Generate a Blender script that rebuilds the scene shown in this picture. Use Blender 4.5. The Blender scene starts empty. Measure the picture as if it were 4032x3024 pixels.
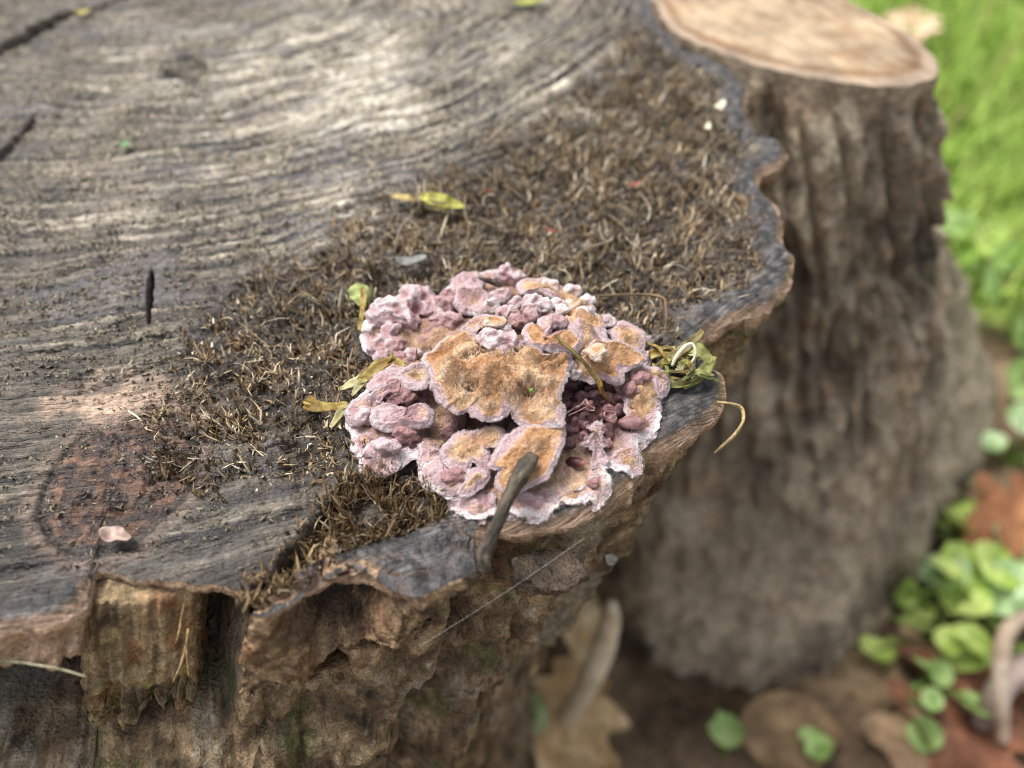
import bpy, math, random
import numpy as np
from mathutils import Vector, Matrix

# ------------------------------------------------------------------ camera, sky, sun, exposure
sc = bpy.context.scene
FOV = math.radians(67.3); PITCH = math.radians(48); DIST = .15
CAM = np.array([0, -DIST*math.cos(PITCH), DIST*math.sin(PITCH)])
cam = bpy.data.cameras.new('camera'); camo = bpy.data.objects.new('camera', cam)
sc.collection.objects.link(camo); sc.camera = camo
camo.location = CAM; camo.rotation_euler = (math.pi/2-PITCH, 0, 0)
cam.sensor_width = 36; cam.lens = 18/math.tan(FOV/2)
cam.clip_start = .004; cam.clip_end = 2000
cam.dof.use_dof = True; cam.dof.focus_distance = .141; cam.dof.aperture_fstop = 8.5

SUN_EL, SUN_AZ = math.radians(66), math.radians(-60)      # azimuth from +Y towards +X
world = bpy.data.worlds.new('World'); sc.world = world; world.use_nodes = True
wn = world.node_tree.nodes; wl = world.node_tree.links
bg = wn['Background']; sky = wn.new('ShaderNodeTexSky'); sky.sky_type = 'NISHITA'
sky.sun_disc = False; sky.sun_elevation = SUN_EL; sky.sun_rotation = SUN_AZ
sky.air_density = 1.0; sky.dust_density = 4.0; sky.ozone_density = 1.0
hs = wn.new('ShaderNodeHueSaturation'); hs.inputs['Saturation'].default_value = .28
wl.new(sky.outputs[0], hs.inputs['Color']); wl.new(hs.outputs[0], bg.inputs[0]); bg.inputs[1].default_value = .10
sun = bpy.data.lights.new('sun', 'SUN'); sun.energy = 1.5; sun.angle = math.radians(24); sun.color = (1, .955, .89)
suno = bpy.data.objects.new('sun', sun); sc.collection.objects.link(suno)
sd = Vector((math.sin(SUN_AZ)*math.cos(SUN_EL), math.cos(SUN_AZ)*math.cos(SUN_EL), math.sin(SUN_EL)))
suno.rotation_euler = sd.to_track_quat('Z', 'Y').to_euler(); suno.location = sd*3
sc.view_settings.view_transform = 'Standard'; sc.view_settings.look = 'None'
sc.view_settings.exposure = 1.15; sc.view_settings.gamma = 1
sc.cycles.use_denoising = True; sc.cycles.denoising_prefilter = 'ACCURATE'; sc.cycles.filter_width = 1.0
sc.cycles.max_bounces = 6; sc.cycles.diffuse_bounces = 3

# ------------------------------------------------------------------ small tools
rng = np.random.default_rng(7); random.seed(7)
COL = sc.collection
FPX = 2016/math.tan(FOV/2)
FW = np.array([0, math.cos(PITCH), -math.sin(PITCH)]); UP = np.array([0, math.sin(PITCH), math.cos(PITCH)]); RT = np.array([1., 0, 0])

def W(px, py, z=0.0):
    """point of the horizontal plane at height z (metres) that the photograph shows at pixel (px, py)"""
    px = np.asarray(px, float); py = np.asarray(py, float); z = np.asarray(z, float)
    d = FW + ((px-2016)/FPX)[..., None]*RT - ((py-1512)/FPX)[..., None]*UP
    t = (z-CAM[2])/d[..., 2]
    return CAM + t[..., None]*d
LEAN = np.array([-.30, -.20])     # the stem runs down to the left and towards the viewer, metres per metre of depth
def upright(px, py, y0):
    """point of the leaning front face (y = y0 at the rim) that the photograph shows at pixel (px, py)"""
    d = FW + ((px-2016)/FPX)*RT - ((py-1512)/FPX)*UP
    k = (y0-CAM[1]-LEAN[1]*CAM[2])/(d[1]+LEAN[1]*d[2]); return CAM + k*d
def WZ(p):                       # list of (px, py, z in mm)
    p = np.array(p, float); return W(p[:, 0], p[:, 1], p[:, 2]*.001)

_perm = rng.permutation(256); _perm = np.concatenate([_perm, _perm, _perm])
_g = rng.normal(size=(256, 3)); _g /= np.linalg.norm(_g, axis=1)[:, None]
def pn(x, y, z=0.0):
    x, y, z = np.broadcast_arrays(np.asarray(x, float), np.asarray(y, float), np.asarray(z, float))
    xi = np.floor(x).astype(np.int64); yi = np.floor(y).astype(np.int64); zi = np.floor(z).astype(np.int64)
    xf = x-xi; yf = y-yi; zf = z-zi
    u = xf*xf*xf*(xf*(xf*6-15)+10); v = yf*yf*yf*(yf*(yf*6-15)+10); w = zf*zf*zf*(zf*(zf*6-15)+10)
    xi &= 255; yi &= 255; zi &= 255
    r = 0
    for a in (0, 1):
        for b in (0, 1):
            for c in (0, 1):
                h = _perm[_perm[_perm[(xi+a) & 255]+((yi+b) & 255)]+((zi+c) & 255)]
                g = _g[h]
                d = g[..., 0]*(xf-a)+g[..., 1]*(yf-b)+g[..., 2]*(zf-c)
                r = r + d*(u if a else 1-u)*(v if b else 1-v)*(w if c else 1-w)
    return r*1.5
def fbm(x, y, z=0.0, o=4, gain=.5):
    r = 0; a = 1
    for i in range(o):
        r = r + a*pn(x*2**i+17.3*i, y*2**i+5.1*i, z*2**i+9.7*i); a *= gain
    return r
def cell(x, y, z):               # F1 distance of a jittered lattice
    xi = np.floor(x).astype(np.int64); yi = np.floor(y).astype(np.int64); zi = np.floor(z).astype(np.int64)
    best = np.full(x.shape, 9.)
    for a in (-1, 0, 1):
        for b in (-1, 0, 1):
            for c in (-1, 0, 1):
                h = _perm[_perm[_perm[(xi+a) & 255]+((yi+b) & 255)]+((zi+c) & 255)]
                j = _g[h]*.45+.5
                best = np.minimum(best, (xi+a+j[..., 0]-x)**2+(yi+b+j[..., 1]-y)**2+(zi+c+j[..., 2]-z)**2)
    return np.sqrt(best)
def sst(x, a, b):
    t = np.clip((x-a)/(b-a), 0, 1); return t*t*(3-2*t)
def lin(*c):
    c = np.array(c, float)/255; return np.where(c <= .04045, c/12.92, ((c+.055)/1.055)**2.4)
def mix(a, b, t):
    t = np.asarray(t)[..., None]; return np.asarray(a)*(1-t)+np.asarray(b)*t
def segd(x, y, poly, closed):
    """distance to a polyline and the position along it"""
    p = np.asarray(poly)[:, :2]; q = np.roll(p, -1, 0)
    if not closed: p, q = p[:-1], q[:-1]
    best = np.full(np.shape(x), 1e9); pos = np.zeros(np.shape(x)); n = len(p)
    for i, (a, b) in enumerate(zip(p, q)):
        ab = b-a; t = np.clip(((x-a[0])*ab[0]+(y-a[1])*ab[1])/(ab@ab+1e-18), 0, 1)
        d = np.hypot(x-a[0]-t*ab[0], y-a[1]-t*ab[1])
        m = d < best; best = np.where(m, d, best); pos = np.where(m, (i+t)/n, pos)
    return best, pos
def inside(x, y, poly):
    p = np.asarray(poly)[:, :2]; r = np.zeros(np.shape(x), bool)
    for a, b in zip(p, np.roll(p, -1, 0)):
        if a[1] == b[1]: continue
        c = ((a[1] > y) != (b[1] > y)) & (x < (b[0]-a[0])*(y-a[1])/(b[1]-a[1])+a[0]); r ^= c
    return r
def sdf(x, y, poly):
    d, _ = segd(x, y, poly, True); return np.where(inside(x, y, poly), -d, d)
def spline(P, n, closed=True):
    """Catmull-Rom resample"""
    P = np.asarray(P, float); m = len(P)
    k = m if closed else m-1
    t = np.linspace(0, k, n, endpoint=not closed); i = np.minimum(np.floor(t).astype(int), k-1); f = (t-i)[:, None]
    if closed: a, b, c, d = P[(i-1) % m], P[i % m], P[(i+1) % m], P[(i+2) % m]
    else: a, b, c, d = P[np.maximum(i-1, 0)], P[i], P[np.minimum(i+1, m-1)], P[np.minimum(i+2, m-1)]
    return .5*((2*b)+(-a+c)*f+(2*a-5*b+4*c-d)*f*f+(-a+3*b-3*c+d)*f**3)

def mesh_obj(name, V, faces, mat=None, parent=None, col=None, grain=None, smooth=True):
    """faces: int array (n,4) or (n,3), or a list of such arrays"""
    if not isinstance(faces, list): faces = [faces]
    V = np.asarray(V, np.float32); me = bpy.data.meshes.new(name)
    me.vertices.add(len(V)); me.vertices.foreach_set('co', V.ravel())
    idx = np.concatenate([np.asarray(f, np.int32).ravel() for f in faces])
    tot = np.concatenate([np.full(len(f), np.shape(f)[1], np.int32) for f in faces])
    st = np.concatenate([[0], np.cumsum(tot)[:-1]]).astype(np.int32)
    me.loops.add(len(idx)); me.loops.foreach_set('vertex_index', idx)
    me.polygons.add(len(tot)); me.polygons.foreach_set('loop_start', st)
    try: me.polygons.foreach_set('loop_total', tot)
    except Exception: pass
    me.polygons.foreach_set('use_smooth', np.full(len(tot), smooth))
    me.update(calc_edges=True)
    setcol(me, col)
    if grain is not None:
        at = me.attributes.new('grain', 'FLOAT_VECTOR', 'POINT'); at.data.foreach_set('vector', np.asarray(grain, np.float32).ravel())
    o = bpy.data.objects.new(name, me); COL.objects.link(o)
    if mat: me.materials.append(mat)
    if parent: o.parent = parent
    return o
def setcol(me, col):
    if col is None: return
    at = me.color_attributes.new('Col', 'FLOAT_COLOR', 'POINT')
    c = np.ones((len(me.vertices), 4), np.float32); c[:, :3] = np.clip(col, 0, 1); at.data.foreach_set('color', c.ravel())
def grid_faces(nr, nc, wrap, flip=False, off=0):
    r = np.arange(nr-1)[:, None]; c = np.arange(nc if wrap else nc-1)[None]; c2 = (c+1) % nc
    f = np.stack([r*nc+c, r*nc+c2, (r+1)*nc+c2, (r+1)*nc+c], -1).reshape(-1, 4)+off
    return f[:, ::-1] if flip else f
def tag(o, label=None, cat=None, group=None, kind=None):
    for k, v in (('label', label), ('category', cat), ('group', group), ('kind', kind)):
        if v: o[k] = v
    return o
def thing(name, loc, label, cat, group=None):
    o = bpy.data.objects.new(name, None); COL.objects.link(o); o.location = loc; o.empty_display_size = .01
    bpy.context.view_layer.update()
    return tag(o, label, cat, group)
def part(o, root):
    """make o a child of root and keep its place"""
    o.parent = root; o.matrix_parent_inverse = Matrix.Translation(root.location).inverted(); return o

# ------------------------------------------------------------------ materials
def material(name, rough=.7, spec=.4, bumps=((900, .5, .0006),), vary=(500, .25), grain=None, sss=0, trans=0, sheen=0, base=None, rough_var=0):
    m = bpy.data.materials.new(name); m.use_nodes = True; n = m.node_tree.nodes; l = m.node_tree.links
    b = n['Principled BSDF']; b.inputs['Roughness'].default_value = rough; b.inputs['Specular IOR Level'].default_value = spec
    geo = n.new('ShaderNodeNewGeometry')
    if base is None:
        a = n.new('ShaderNodeAttribute'); a.attribute_name = 'Col'; colr = a.outputs['Color']
    else:
        a = n.new('ShaderNodeRGB'); a.outputs[0].default_value = (*base, 1); colr = a.outputs[0]
    def noise(src, scale, det=3, vec=None):
        t = n.new('ShaderNodeTexNoise'); t.inputs['Scale'].default_value = scale; t.inputs['Detail'].default_value = det
        if vec is not None:
            mp = n.new('ShaderNodeMapping'); mp.inputs['Scale'].default_value = vec; l.new(src, mp.inputs[0]); src = mp.outputs[0]
        l.new(src, t.inputs['Vector']); return t.outputs['Fac']
    def remap(f, lo, hi, flo=.3, fhi=.7):
        r = n.new('ShaderNodeMapRange'); r.inputs[1].default_value = flo; r.inputs[2].default_value = fhi
        r.inputs[3].default_value = lo; r.inputs[4].default_value = hi; l.new(f, r.inputs[0]); return r.outputs[0]
    def times(c, f):
        x = n.new('ShaderNodeVectorMath'); x.operation = 'SCALE'; l.new(c, x.inputs[0]); l.new(f, x.inputs['Scale']); return x.outputs[0]
    pos = geo.outputs['Position']
    if vary:
        colr = times(colr, remap(noise(pos, vary[0], 4), 1-vary[1], 1+vary[1]))
        colr = times(colr, remap(noise(pos, vary[0]*4.3, 3), 1-vary[1]*.8, 1+vary[1]*.8))
    h = None
    if grain:
        ga = n.new('ShaderNodeAttribute'); ga.attribute_name = 'grain'
        gs = ga.outputs['Vector']
        for k, (vec, cv, bd) in enumerate(grain):
            f = noise(gs, 1, 3, vec)
            colr = times(colr, remap(f, 1-cv, 1+cv))
            bn = n.new('ShaderNodeBump'); bn.inputs['Distance'].default_value = bd; bn.inputs['Strength'].default_value = 1
            l.new(f, bn.inputs['Height'])
            if h is not None: l.new(h, bn.inputs['Normal'])
            h = bn.outputs[0]
    for sc_, st, ds in bumps:
        f = noise(pos, sc_, 4); bn = n.new('ShaderNodeBump'); bn.inputs['Distance'].default_value = ds; bn.inputs['Strength'].default_value = st
        l.new(f, bn.inputs['Height'])
        if h is not None: l.new(h, bn.inputs['Normal'])
        h = bn.outputs[0]
    if h is not None: l.new(h, b.inputs['Normal'])
    l.new(colr, b.inputs['Base Color'])
    if rough_var: l.new(remap(noise(pos, 260, 3), rough-rough_var, rough+rough_var), b.inputs['Roughness'])
    if sss:
        b.inputs['Subsurface Weight'].default_value = sss; b.inputs['Subsurface Radius'].default_value = (1, .5, .35); b.inputs['Subsurface Scale'].default_value = .0012
    if sheen:
        b.inputs['Sheen Weight'].default_value = sheen; b.inputs['Sheen Roughness'].default_value = .5
    if trans:
        t = n.new('ShaderNodeBsdfTranslucent'); l.new(colr, t.inputs[0]); mx = n.new('ShaderNodeMixShader'); mx.inputs[0].default_value = trans
        l.new(b.outputs[0], mx.inputs[1]); l.new(t.outputs[0], mx.inputs[2]); l.new(mx.outputs[0], n['Material Output'].inputs[0])
    return m
M_wood = material('weathered_end_grain', .46, .5, bumps=((1300, .8, .0006),), vary=(300, .3),
                  grain=(((2600, 150, 1), .45, .0006), ((900, 26, 1), .36, .0006)), rough_var=.13)
M_bark = material('bark', .66, .4, bumps=((420, 1, .0016), (1500, 1, .0008)), vary=(420, .42), rough_var=.18)
M_fibre = material('torn_fibre', .6, .35, bumps=(), vary=(900, .2))
M_fungus = material('fungus_flesh', .62, .35, bumps=((900, .7, .0007), (2600, .8, .0005)), vary=(1200, .16), sss=.08, sheen=.1)
M_moist = material('moist_tubercle', .45, .4, bumps=((1400, .5, .0003),), vary=(800, .18), sss=.2)
M_plant = material('plant_scrap', .55, .35, bumps=((1500, .4, .0002),), vary=(600, .22), trans=.25)
M_dry = material('dry_stem', .65, .3, bumps=((2200, .6, .0003),), vary=(900, .3))
M_cut = material('sawn_face', .7, .25, bumps=((500, .4, .0008),), vary=(60, .18))
M_soil = material('soil', .9, .2, bumps=((90, .8, .006), (400, .8, .002)), vary=(40, .45))
M_grass = material('grass', .5, .3, bumps=(), vary=(25, .25), trans=.35)
M_leaf = material('fallen_leaf', .65, .3, bumps=((300, .5, .0008),), vary=(70, .25), trans=.2)
M_thread = material('silk', .4, .4, bumps=(), vary=None, base=(.6, .6, .6))

# ------------------------------------------------------------------ ground
GZ = -.30
def axis(n, lo, hi, far):
    a = np.linspace(lo, hi, n); k = np.array([.15, .5, 1.5, 5, 20, 80, 400])*far/400
    return np.concatenate([lo-k[::-1], a, hi+k])
gx = axis(230, -.5, 1.5, 400); gy = axis(230, -.5, 1.8, 400)
X, Y = np.meshgrid(gx, gy); near = sst(-np.maximum(np.abs(X-.5)-.9, np.abs(Y-.6)-1.1), -.3, .2)
Zg = GZ+near*(fbm(X*6, Y*6, 3, 4)*.012+fbm(X*45, Y*45, 8, 3)*.004)
def ground_z(x, y): return GZ+fbm(np.asarray(x)*6, np.asarray(y)*6, 3, 4)*.012
gc = mix(lin(92, 76, 60), lin(138, 118, 94), sst(fbm(X*14, Y*14, 1, 4), -.4, .5))
gc = mix(gc, lin(128, 152, 72), sst(X*.5+Y*.6+fbm(X*4, Y*4, 5, 3)*.12, .30, .42))
tag(mesh_obj('ground', np.stack([X, Y, Zg], -1).reshape(-1, 3), grid_faces(len(gy), len(gx), False), M_soil, col=gc.reshape(-1, 3)), kind='structure')

# ------------------------------------------------------------------ main stump
RIM_PX = [(0, 2490), (130, 2465), (250, 2425), (330, 2370), (352, 2290), (378, 2236), (470, 2262), (560, 2282), (700, 2290), (840, 2292), (930, 2318), (985, 2365),
          (1060, 2380), (1125, 2350), (1248, 2299), (1313, 2250), (1417, 2240), (1534, 2304), (1642, 2313), (1793, 2228), (1882, 2188),
          (1915, 2085), (2010, 2085), (2110, 2075), (2250, 2050), (2340, 2015), (2420, 1960), (2505, 1890), (2532, 1845), (2545, 1768), (2640, 1748),
          (2760, 1690), (2838, 1620), (2866, 1540), (2850, 1470), (2808, 1425), (2775, 1345), (2790, 1290), (2890, 1262), (3050, 1205), (3122, 1110),
          (3135, 1010), (3085, 930), (3095, 850), (3050, 790), (2992, 720), (3000, 680), (3070, 665), (3108, 605), (3070, 548), (2995, 530),
          (2940, 440), (2950, 345), (2905, 285), (2795, 228), (2690, 185), (2610, 90), (2570, 0)]
rim = W(*np.array(RIM_PX, float).T)[:, :2]
BACK = np.array([(.040, .215), (.022, .26), (-.02, .315), (-.08, .35), (-.16, .36), (-.24, .33), (-.30, .27), (-.335, .18), (-.325, .09), (-.27, .01), (-.2, -.035), (-.14, -.052), (-.10, -.053)])
RIM = np.concatenate([rim, BACK])
CEN = np.array([-.10, .13]); GR = np.array([-.14, .26])
def polar_radius(th, poly, c):
    p = poly-c; q = np.roll(p, -1, 0); r = np.zeros_like(th); d = np.stack([np.cos(th), np.sin(th)], -1)
    for a, b in zip(p, q):
        e = b-a; den = d[:, 0]*e[1]-d[:, 1]*e[0]; den = np.where(np.abs(den) < 1e-12, 1e-12, den)
        t = (a[0]*e[1]-a[1]*e[0])/den; s = (a[0]*d[:, 1]-a[1]*d[:, 0])/den
        ok = (t > 0) & (s >= 0) & (s <= 1); r = np.where(ok, np.maximum(r, t), r)
    return r
def wpoly(px): return W(*np.array(px, float).T)[:, :2]
ZONE_FIB = wpoly([(600, 1850), (690, 1500), (880, 1180), (1250, 960), (1420, 830), (1800, 690), (2100, 470), (2420, 260), (2560, 130), (2780, 300), (2880, 460), (2930, 640), (2960, 830),
                  (2965, 1000), (2900, 1130), (2740, 1260), (2650, 1430), (2450, 1450), (1600, 1500), (1400, 1700), (1330, 1900), (1050, 1830), (800, 1900)])
ZONE_FRONT = wpoly([(1010, 2330), (1120, 2210), (1270, 2020), (1340, 1850), (1560, 1820), (1760, 1950), (1780, 2030), (1600, 2100), (1330, 2200), (1150, 2330)])
ZONE_BLOCK = wpoly([(985, 2440), (1000, 2350), (1150, 2260), (1330, 2175), (1640, 2085), (1760, 2030), (1930, 2040), (1930, 2230), (1500, 2400), (1250, 2400)])
ZONE_PLATE = wpoly([(2450, 1760), (2480, 1640), (2560, 1560), (2660, 1500), (2800, 1400), (2900, 1450), (2900, 1650), (2700, 1800)])
ZONE_PALE = wpoly([(150, 1600), (330, 1500), (620, 1470), (820, 1500), (900, 1600), (760, 1680), (500, 1680), (300, 1720)])
ZONE_LEFTBARK = wpoly([(-400, 2380), (0, 2350), (150, 2330), (280, 2290), (350, 2270), (350, 2400), (0, 2600), (-400, 2600)])
CRACKS = [(wpoly([(594, 1062), (597, 1110), (592, 1190), (588, 1278)]), .0008, .007),
          (wpoly([(-60, 690), (0, 625), (80, 540), (142, 458)]), .0017, .008),
          (wpoly([(-250, 290), (-100, 240), (0, 195), (120, 130), (240, 75), (400, 20), (600, -40)]), .0042, .012),
          (wpoly([(985, 2352), (1090, 2290), (1150, 2225), (1215, 2130), (1290, 2030), (1340, 1950)]), .0022, .005),
          (wpoly([(1265, 2150), (1285, 2200), (1290, 2260)]), .0012, .005),
          (wpoly([(250, 1560), (420, 1500), (600, 1440), (690, 1405), (830, 1370)]), .0007, .0012),
          (wpoly([(0, 1420), (200, 1390), (420, 1330), (560, 1300)]), .0006, .0010),
          (wpoly([(700, 900), (850, 885), (1000, 860)]), .0013, .0016),
          (wpoly([(150, 770), (330, 745), (430, 735)]), .0009, .0013),
          (wpoly([(1850, 1750), (1660, 1830), (1500, 1830)]), .002, .003)]
KN = W(470, 1880)[:2]; KN_R = (.0125, .0145)
K2 = W(870, 435)[:2]
def knot(x, y): return np.hypot((x-KN[0])/KN_R[0], (y-KN[1])/KN_R[1])+.10*pn(x*150, y*150, 2)
def grain_xy(x, y):
    dx, dy = x-GR[0], y-GR[1]; r = np.hypot(dx, dy)+.004*pn(x*25, y*25, 4)
    return r, np.arctan2(dx, -dy)*.3
def fibre_mask(x, y):
    w = .004*fbm(x*120, y*120, 6, 3)
    return np.maximum(sst(-sdf(x, y, ZONE_FIB)+w*2.6, -.010, .011), sst(-sdf(x, y, ZONE_FRONT)+w*.5, -.001, .002))
def bark_mask(x, y):
    d, _ = segd(x, y, RIM, True); w = .002*fbm(x*200, y*200, 11, 3)
    right = sst(x-(-.004), -.002, .004)
    b = sst(.0065-d+w*1.6, -.001, .001)*right
    for z in (ZONE_BLOCK, ZONE_PLATE, ZONE_LEFTBARK): b = np.maximum(b, sst(-sdf(x, y, z)+w*.5, -.0008, .0008))
    return b, d
def top_height(x, y, full=False):
    g, a = grain_xy(x, y); fm = fibre_mask(x, y); bm, d = bark_mask(x, y)
    z = .0012*fbm(x*45, y*45, 1, 3)
    s1 = fbm(g*420, a*12, 3, 3); s2 = fbm(g*1100, a*60, 7, 2)
    k = knot(x, y); kn = sst(k, 1.02, .85)
    rough = (1-bm)*(1-.6*kn)
    z = z+rough*(.00060*s1+.00055*s2)
    z = z+(1-bm)*.00085*np.maximum(fbm(g*900, a*330, 9, 3), 0)*(1+1.0*fm)
    z = z-(1-bm)*fm*(.0012+.0016*np.abs(fbm(x*260, y*260, 13, 3)))
    z = z+kn*(.0007*fbm(x*380, y*380, 5, 3)-.0006)-.0007*np.exp(-((k-1)/.05)**2)
    z = z+bm*(.0008+.0007*fbm(x*160, y*160, 15, 4)+.00025*fbm(x*800, y*800, 2, 2))
    z = z-.0022*np.exp(-(np.hypot((x-K2[0])/.016, (y-K2[1])/.010))**2)
    for p, w, dp in CRACKS:
        dd, s = segd(x, y, p, False); ww = w*(.12+1.0*np.sin(np.pi*np.clip(s, .0, 1))**.8)*(1+.22*pn(x*500, y*500, 3))
        z = z-dp*sst(ww*.75-dd, -w*.25, w*.35)
    z = z-.0022*sst(.0028-d, 0, .0028)**1.5*(.4+.6*bm)
    return (z, g, a, fm, bm, d, k, s1, s2) if full else z

th = np.concatenate([np.linspace(math.radians(-101), math.radians(24), 1040, endpoint=False), np.linspace(math.radians(24), math.radians(259), 200, endpoint=False)])
NT = len(th); b0 = polar_radius(th, RIM, CEN)
rx, ry = CEN[0]+b0*np.cos(th), CEN[1]+b0*np.sin(th)
b0 = b0+.0009*fbm(rx*130, ry*130, 2, 3)+.0004*fbm(rx*600, ry*600, 5, 2)
us = np.linspace(0.012, 1, 380)**.75
kb = 41; bs = np.convolve(np.concatenate([b0[-kb:], b0, b0[:kb]]), np.hanning(kb)/np.hanning(kb).sum(), 'same')[kb:-kb]
R = us[:, None]*bs[None]+sst(us, .86, 1)[:, None]*(b0-bs)[None]; TX = CEN[0]+R*np.cos(th); TY = CEN[1]+R*np.sin(th)
TZ, g, a, fm, bm, drim, kk, s1, s2 = top_height(TX, TY, True)
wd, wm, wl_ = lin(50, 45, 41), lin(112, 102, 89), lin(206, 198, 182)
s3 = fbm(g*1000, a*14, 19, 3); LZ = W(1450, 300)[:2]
lz = np.exp(-((TX-LZ[0])/.085)**2-((TY-LZ[1])/.075)**2)+.35*fbm(TX*28, TY*28, 71, 3)  # pale far patch: bleached wood, with grazing sky sheen painted into the colour
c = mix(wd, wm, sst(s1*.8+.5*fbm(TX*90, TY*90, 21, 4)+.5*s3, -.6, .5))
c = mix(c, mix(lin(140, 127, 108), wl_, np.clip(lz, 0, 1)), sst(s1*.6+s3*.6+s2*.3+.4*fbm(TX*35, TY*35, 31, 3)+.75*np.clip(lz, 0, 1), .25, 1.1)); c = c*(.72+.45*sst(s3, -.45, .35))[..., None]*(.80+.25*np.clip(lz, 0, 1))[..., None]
c = mix(c, lin(98, 95, 96), .6*sst(fbm(TX*30, TY*60, 41, 4), .05, .5))
c = c*(1-.15*sst(-TY, -.055, .0))[..., None]
ZONE_DARK = wpoly([(620, 1700), (1050, 1850), (1180, 2100), (980, 2300), (400, 2270), (200, 2250), (560, 2060), (740, 1900)])
c = mix(c, mix(lin(58, 56, 56), lin(104, 98, 90), sst(s1+.5*s2, -.5, .6)), .7*sst(-sdf(TX, TY, ZONE_DARK)+.005*fbm(TX*90, TY*90, 23, 3), -.004, .006))
pale = sst(-sdf(TX, TY, ZONE_PALE)+.006*fbm(TX*150, TY*150, 3, 3), -.004, .006)
c = mix(c, lin(192, 164, 142)*(.72+.4*sst(s1, -.5, .5))[..., None], pale*.7)
c = mix(c, lin(58, 47, 35), fm*.8*sst(fbm(TX*300, TY*300, 2, 3), -.6, .2))
c = mix(c, lin(42, 34, 28), fm*.6*sst(-fbm(TX*260, TY*260, 13, 3), -.1, .5))  # bed between fibres: dark wet wood, with the gap shade put into the colour
kn = sst(kk, 1.0, .9)
c = mix(c, mix(lin(54, 40, 36), lin(106, 78, 60), sst(fbm(TX*400, TY*400, 5, 3), -.2, .5)), kn*.92)
c = mix(c, lin(140, 116, 102), .35*np.exp(-((kk-1.16)/.1)**2)); c = mix(c, lin(34, 28, 26), .9*np.exp(-((kk-1.0)/.045)**2)*sst(fbm(TX*60, TY*60, 8, 2), -.6, -.1))
c = mix(c, lin(58, 40, 34), .75*np.exp(-(np.hypot((TX-K2[0])/.014, (TY-K2[1])/.009))**2)*sst(fbm(TX*200, TY*200, 4, 3), -.5, .3))
slate = mix(lin(48, 47, 48), lin(94, 91, 90), sst(fbm(TX*350, TY*350, 51, 4), -.4, .6)); slate = mix(slate, lin(104, 82, 68), .35*sst(fbm(TX*300, TY*300, 61, 3), .25, .6))
edge = sst(.0016-drim, -.0006, .0006)
slate = mix(slate, lin(150, 122, 98), edge*.7)
c = mix(c, slate, bm)
for p, w, dp in CRACKS[:5]:
    dd, _ = segd(TX, TY, p, False); c = mix(c, lin(62, 48, 38), .8*sst(w*1.0-dd, 0, w*.6))
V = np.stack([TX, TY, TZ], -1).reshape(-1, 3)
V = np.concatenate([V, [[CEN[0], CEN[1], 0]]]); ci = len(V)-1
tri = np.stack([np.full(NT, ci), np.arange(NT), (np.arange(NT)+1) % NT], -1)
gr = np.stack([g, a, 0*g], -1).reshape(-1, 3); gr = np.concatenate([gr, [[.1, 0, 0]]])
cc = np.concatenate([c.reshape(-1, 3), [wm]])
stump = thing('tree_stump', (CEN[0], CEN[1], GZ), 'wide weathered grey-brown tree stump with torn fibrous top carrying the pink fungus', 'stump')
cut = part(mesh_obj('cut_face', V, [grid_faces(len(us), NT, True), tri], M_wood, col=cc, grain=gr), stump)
cut['label'] = 'weathered grey end grain with furrows, knot and cracks'

# bark wall
ts = np.concatenate([np.linspace(0, .055, 100, endpoint=False), .055+(.30-.055)*np.linspace(0, 1, 56)**1.5])+0
T = ts[:, None]*np.ones(NT)[None]; TH = np.ones(len(ts))[:, None]*th[None]; deg = np.degrees(TH)
B = np.ones(len(ts))[:, None]*b0[None]
bx, by = CEN[0]+B*np.cos(TH), CEN[1]+B*np.sin(TH)
under = .10*sst(deg, -60, -43)*(1-.55*sst(deg, 10, 60))
off = -np.minimum(under*T, .085)
off = off+(.020*sst(T, .20, .31)+.005*sst(T, .03, .07)*sst(-deg, 55, 70))
P0x_, P0y_ = bx, by
# position of the recess that holds the broken wood stub: between the left bark lobe and the bark block
def ang(px, py):
    w = W(px, py)[:2]-CEN; return math.degrees(math.atan2(w[1], w[0]))
a0, a1 = ang(365, 2240), ang(990, 2370)
lobe = sst(deg, a0-.5, a0+.3)*sst(-deg, -a1-.3, -a1+.6)
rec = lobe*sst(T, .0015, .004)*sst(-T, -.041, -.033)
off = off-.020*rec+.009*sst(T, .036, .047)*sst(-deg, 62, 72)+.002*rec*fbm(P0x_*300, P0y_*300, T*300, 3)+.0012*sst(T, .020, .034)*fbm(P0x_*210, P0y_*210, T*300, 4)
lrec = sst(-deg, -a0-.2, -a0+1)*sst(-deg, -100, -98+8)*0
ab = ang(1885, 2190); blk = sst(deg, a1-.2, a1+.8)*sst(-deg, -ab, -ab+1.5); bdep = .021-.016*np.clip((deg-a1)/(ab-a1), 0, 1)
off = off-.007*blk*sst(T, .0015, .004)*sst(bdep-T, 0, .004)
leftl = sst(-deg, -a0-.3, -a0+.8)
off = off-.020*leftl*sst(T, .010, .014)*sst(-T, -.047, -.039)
for px_, py_, w_, d_ in ((2512, 1850, .55, .012), (1905, 2120, .7, .008), (2785, 1310, .8, .008), (2990, 700, .5, .006), (1960, 2090, 1.2, .004), (2300, 2040, .5, .004)):
    off = off-d_*np.exp(-((deg+10*T*0-ang(px_, py_)+1.2*pn(T*60, px_, 3))/w_)**2)*sst(T, .001, .006)
P0x, P0y = bx, by
n1 = fbm(P0x*70, P0y*70, T*45, 4); n2 = fbm(P0x*260, P0y*260, T*200, 4)
ce = cell((P0x*150).ravel(), (P0y*150).ravel(), (T*110).ravel()).reshape(T.shape)
fis = 1-np.abs(fbm(B*TH*55, T*14, 3, 3))*2
amp = sst(T, .0002, .004)
ce2 = cell((P0x*420).ravel(), (P0y*420).ravel(), (T*380).ravel()).reshape(T.shape)
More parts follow.
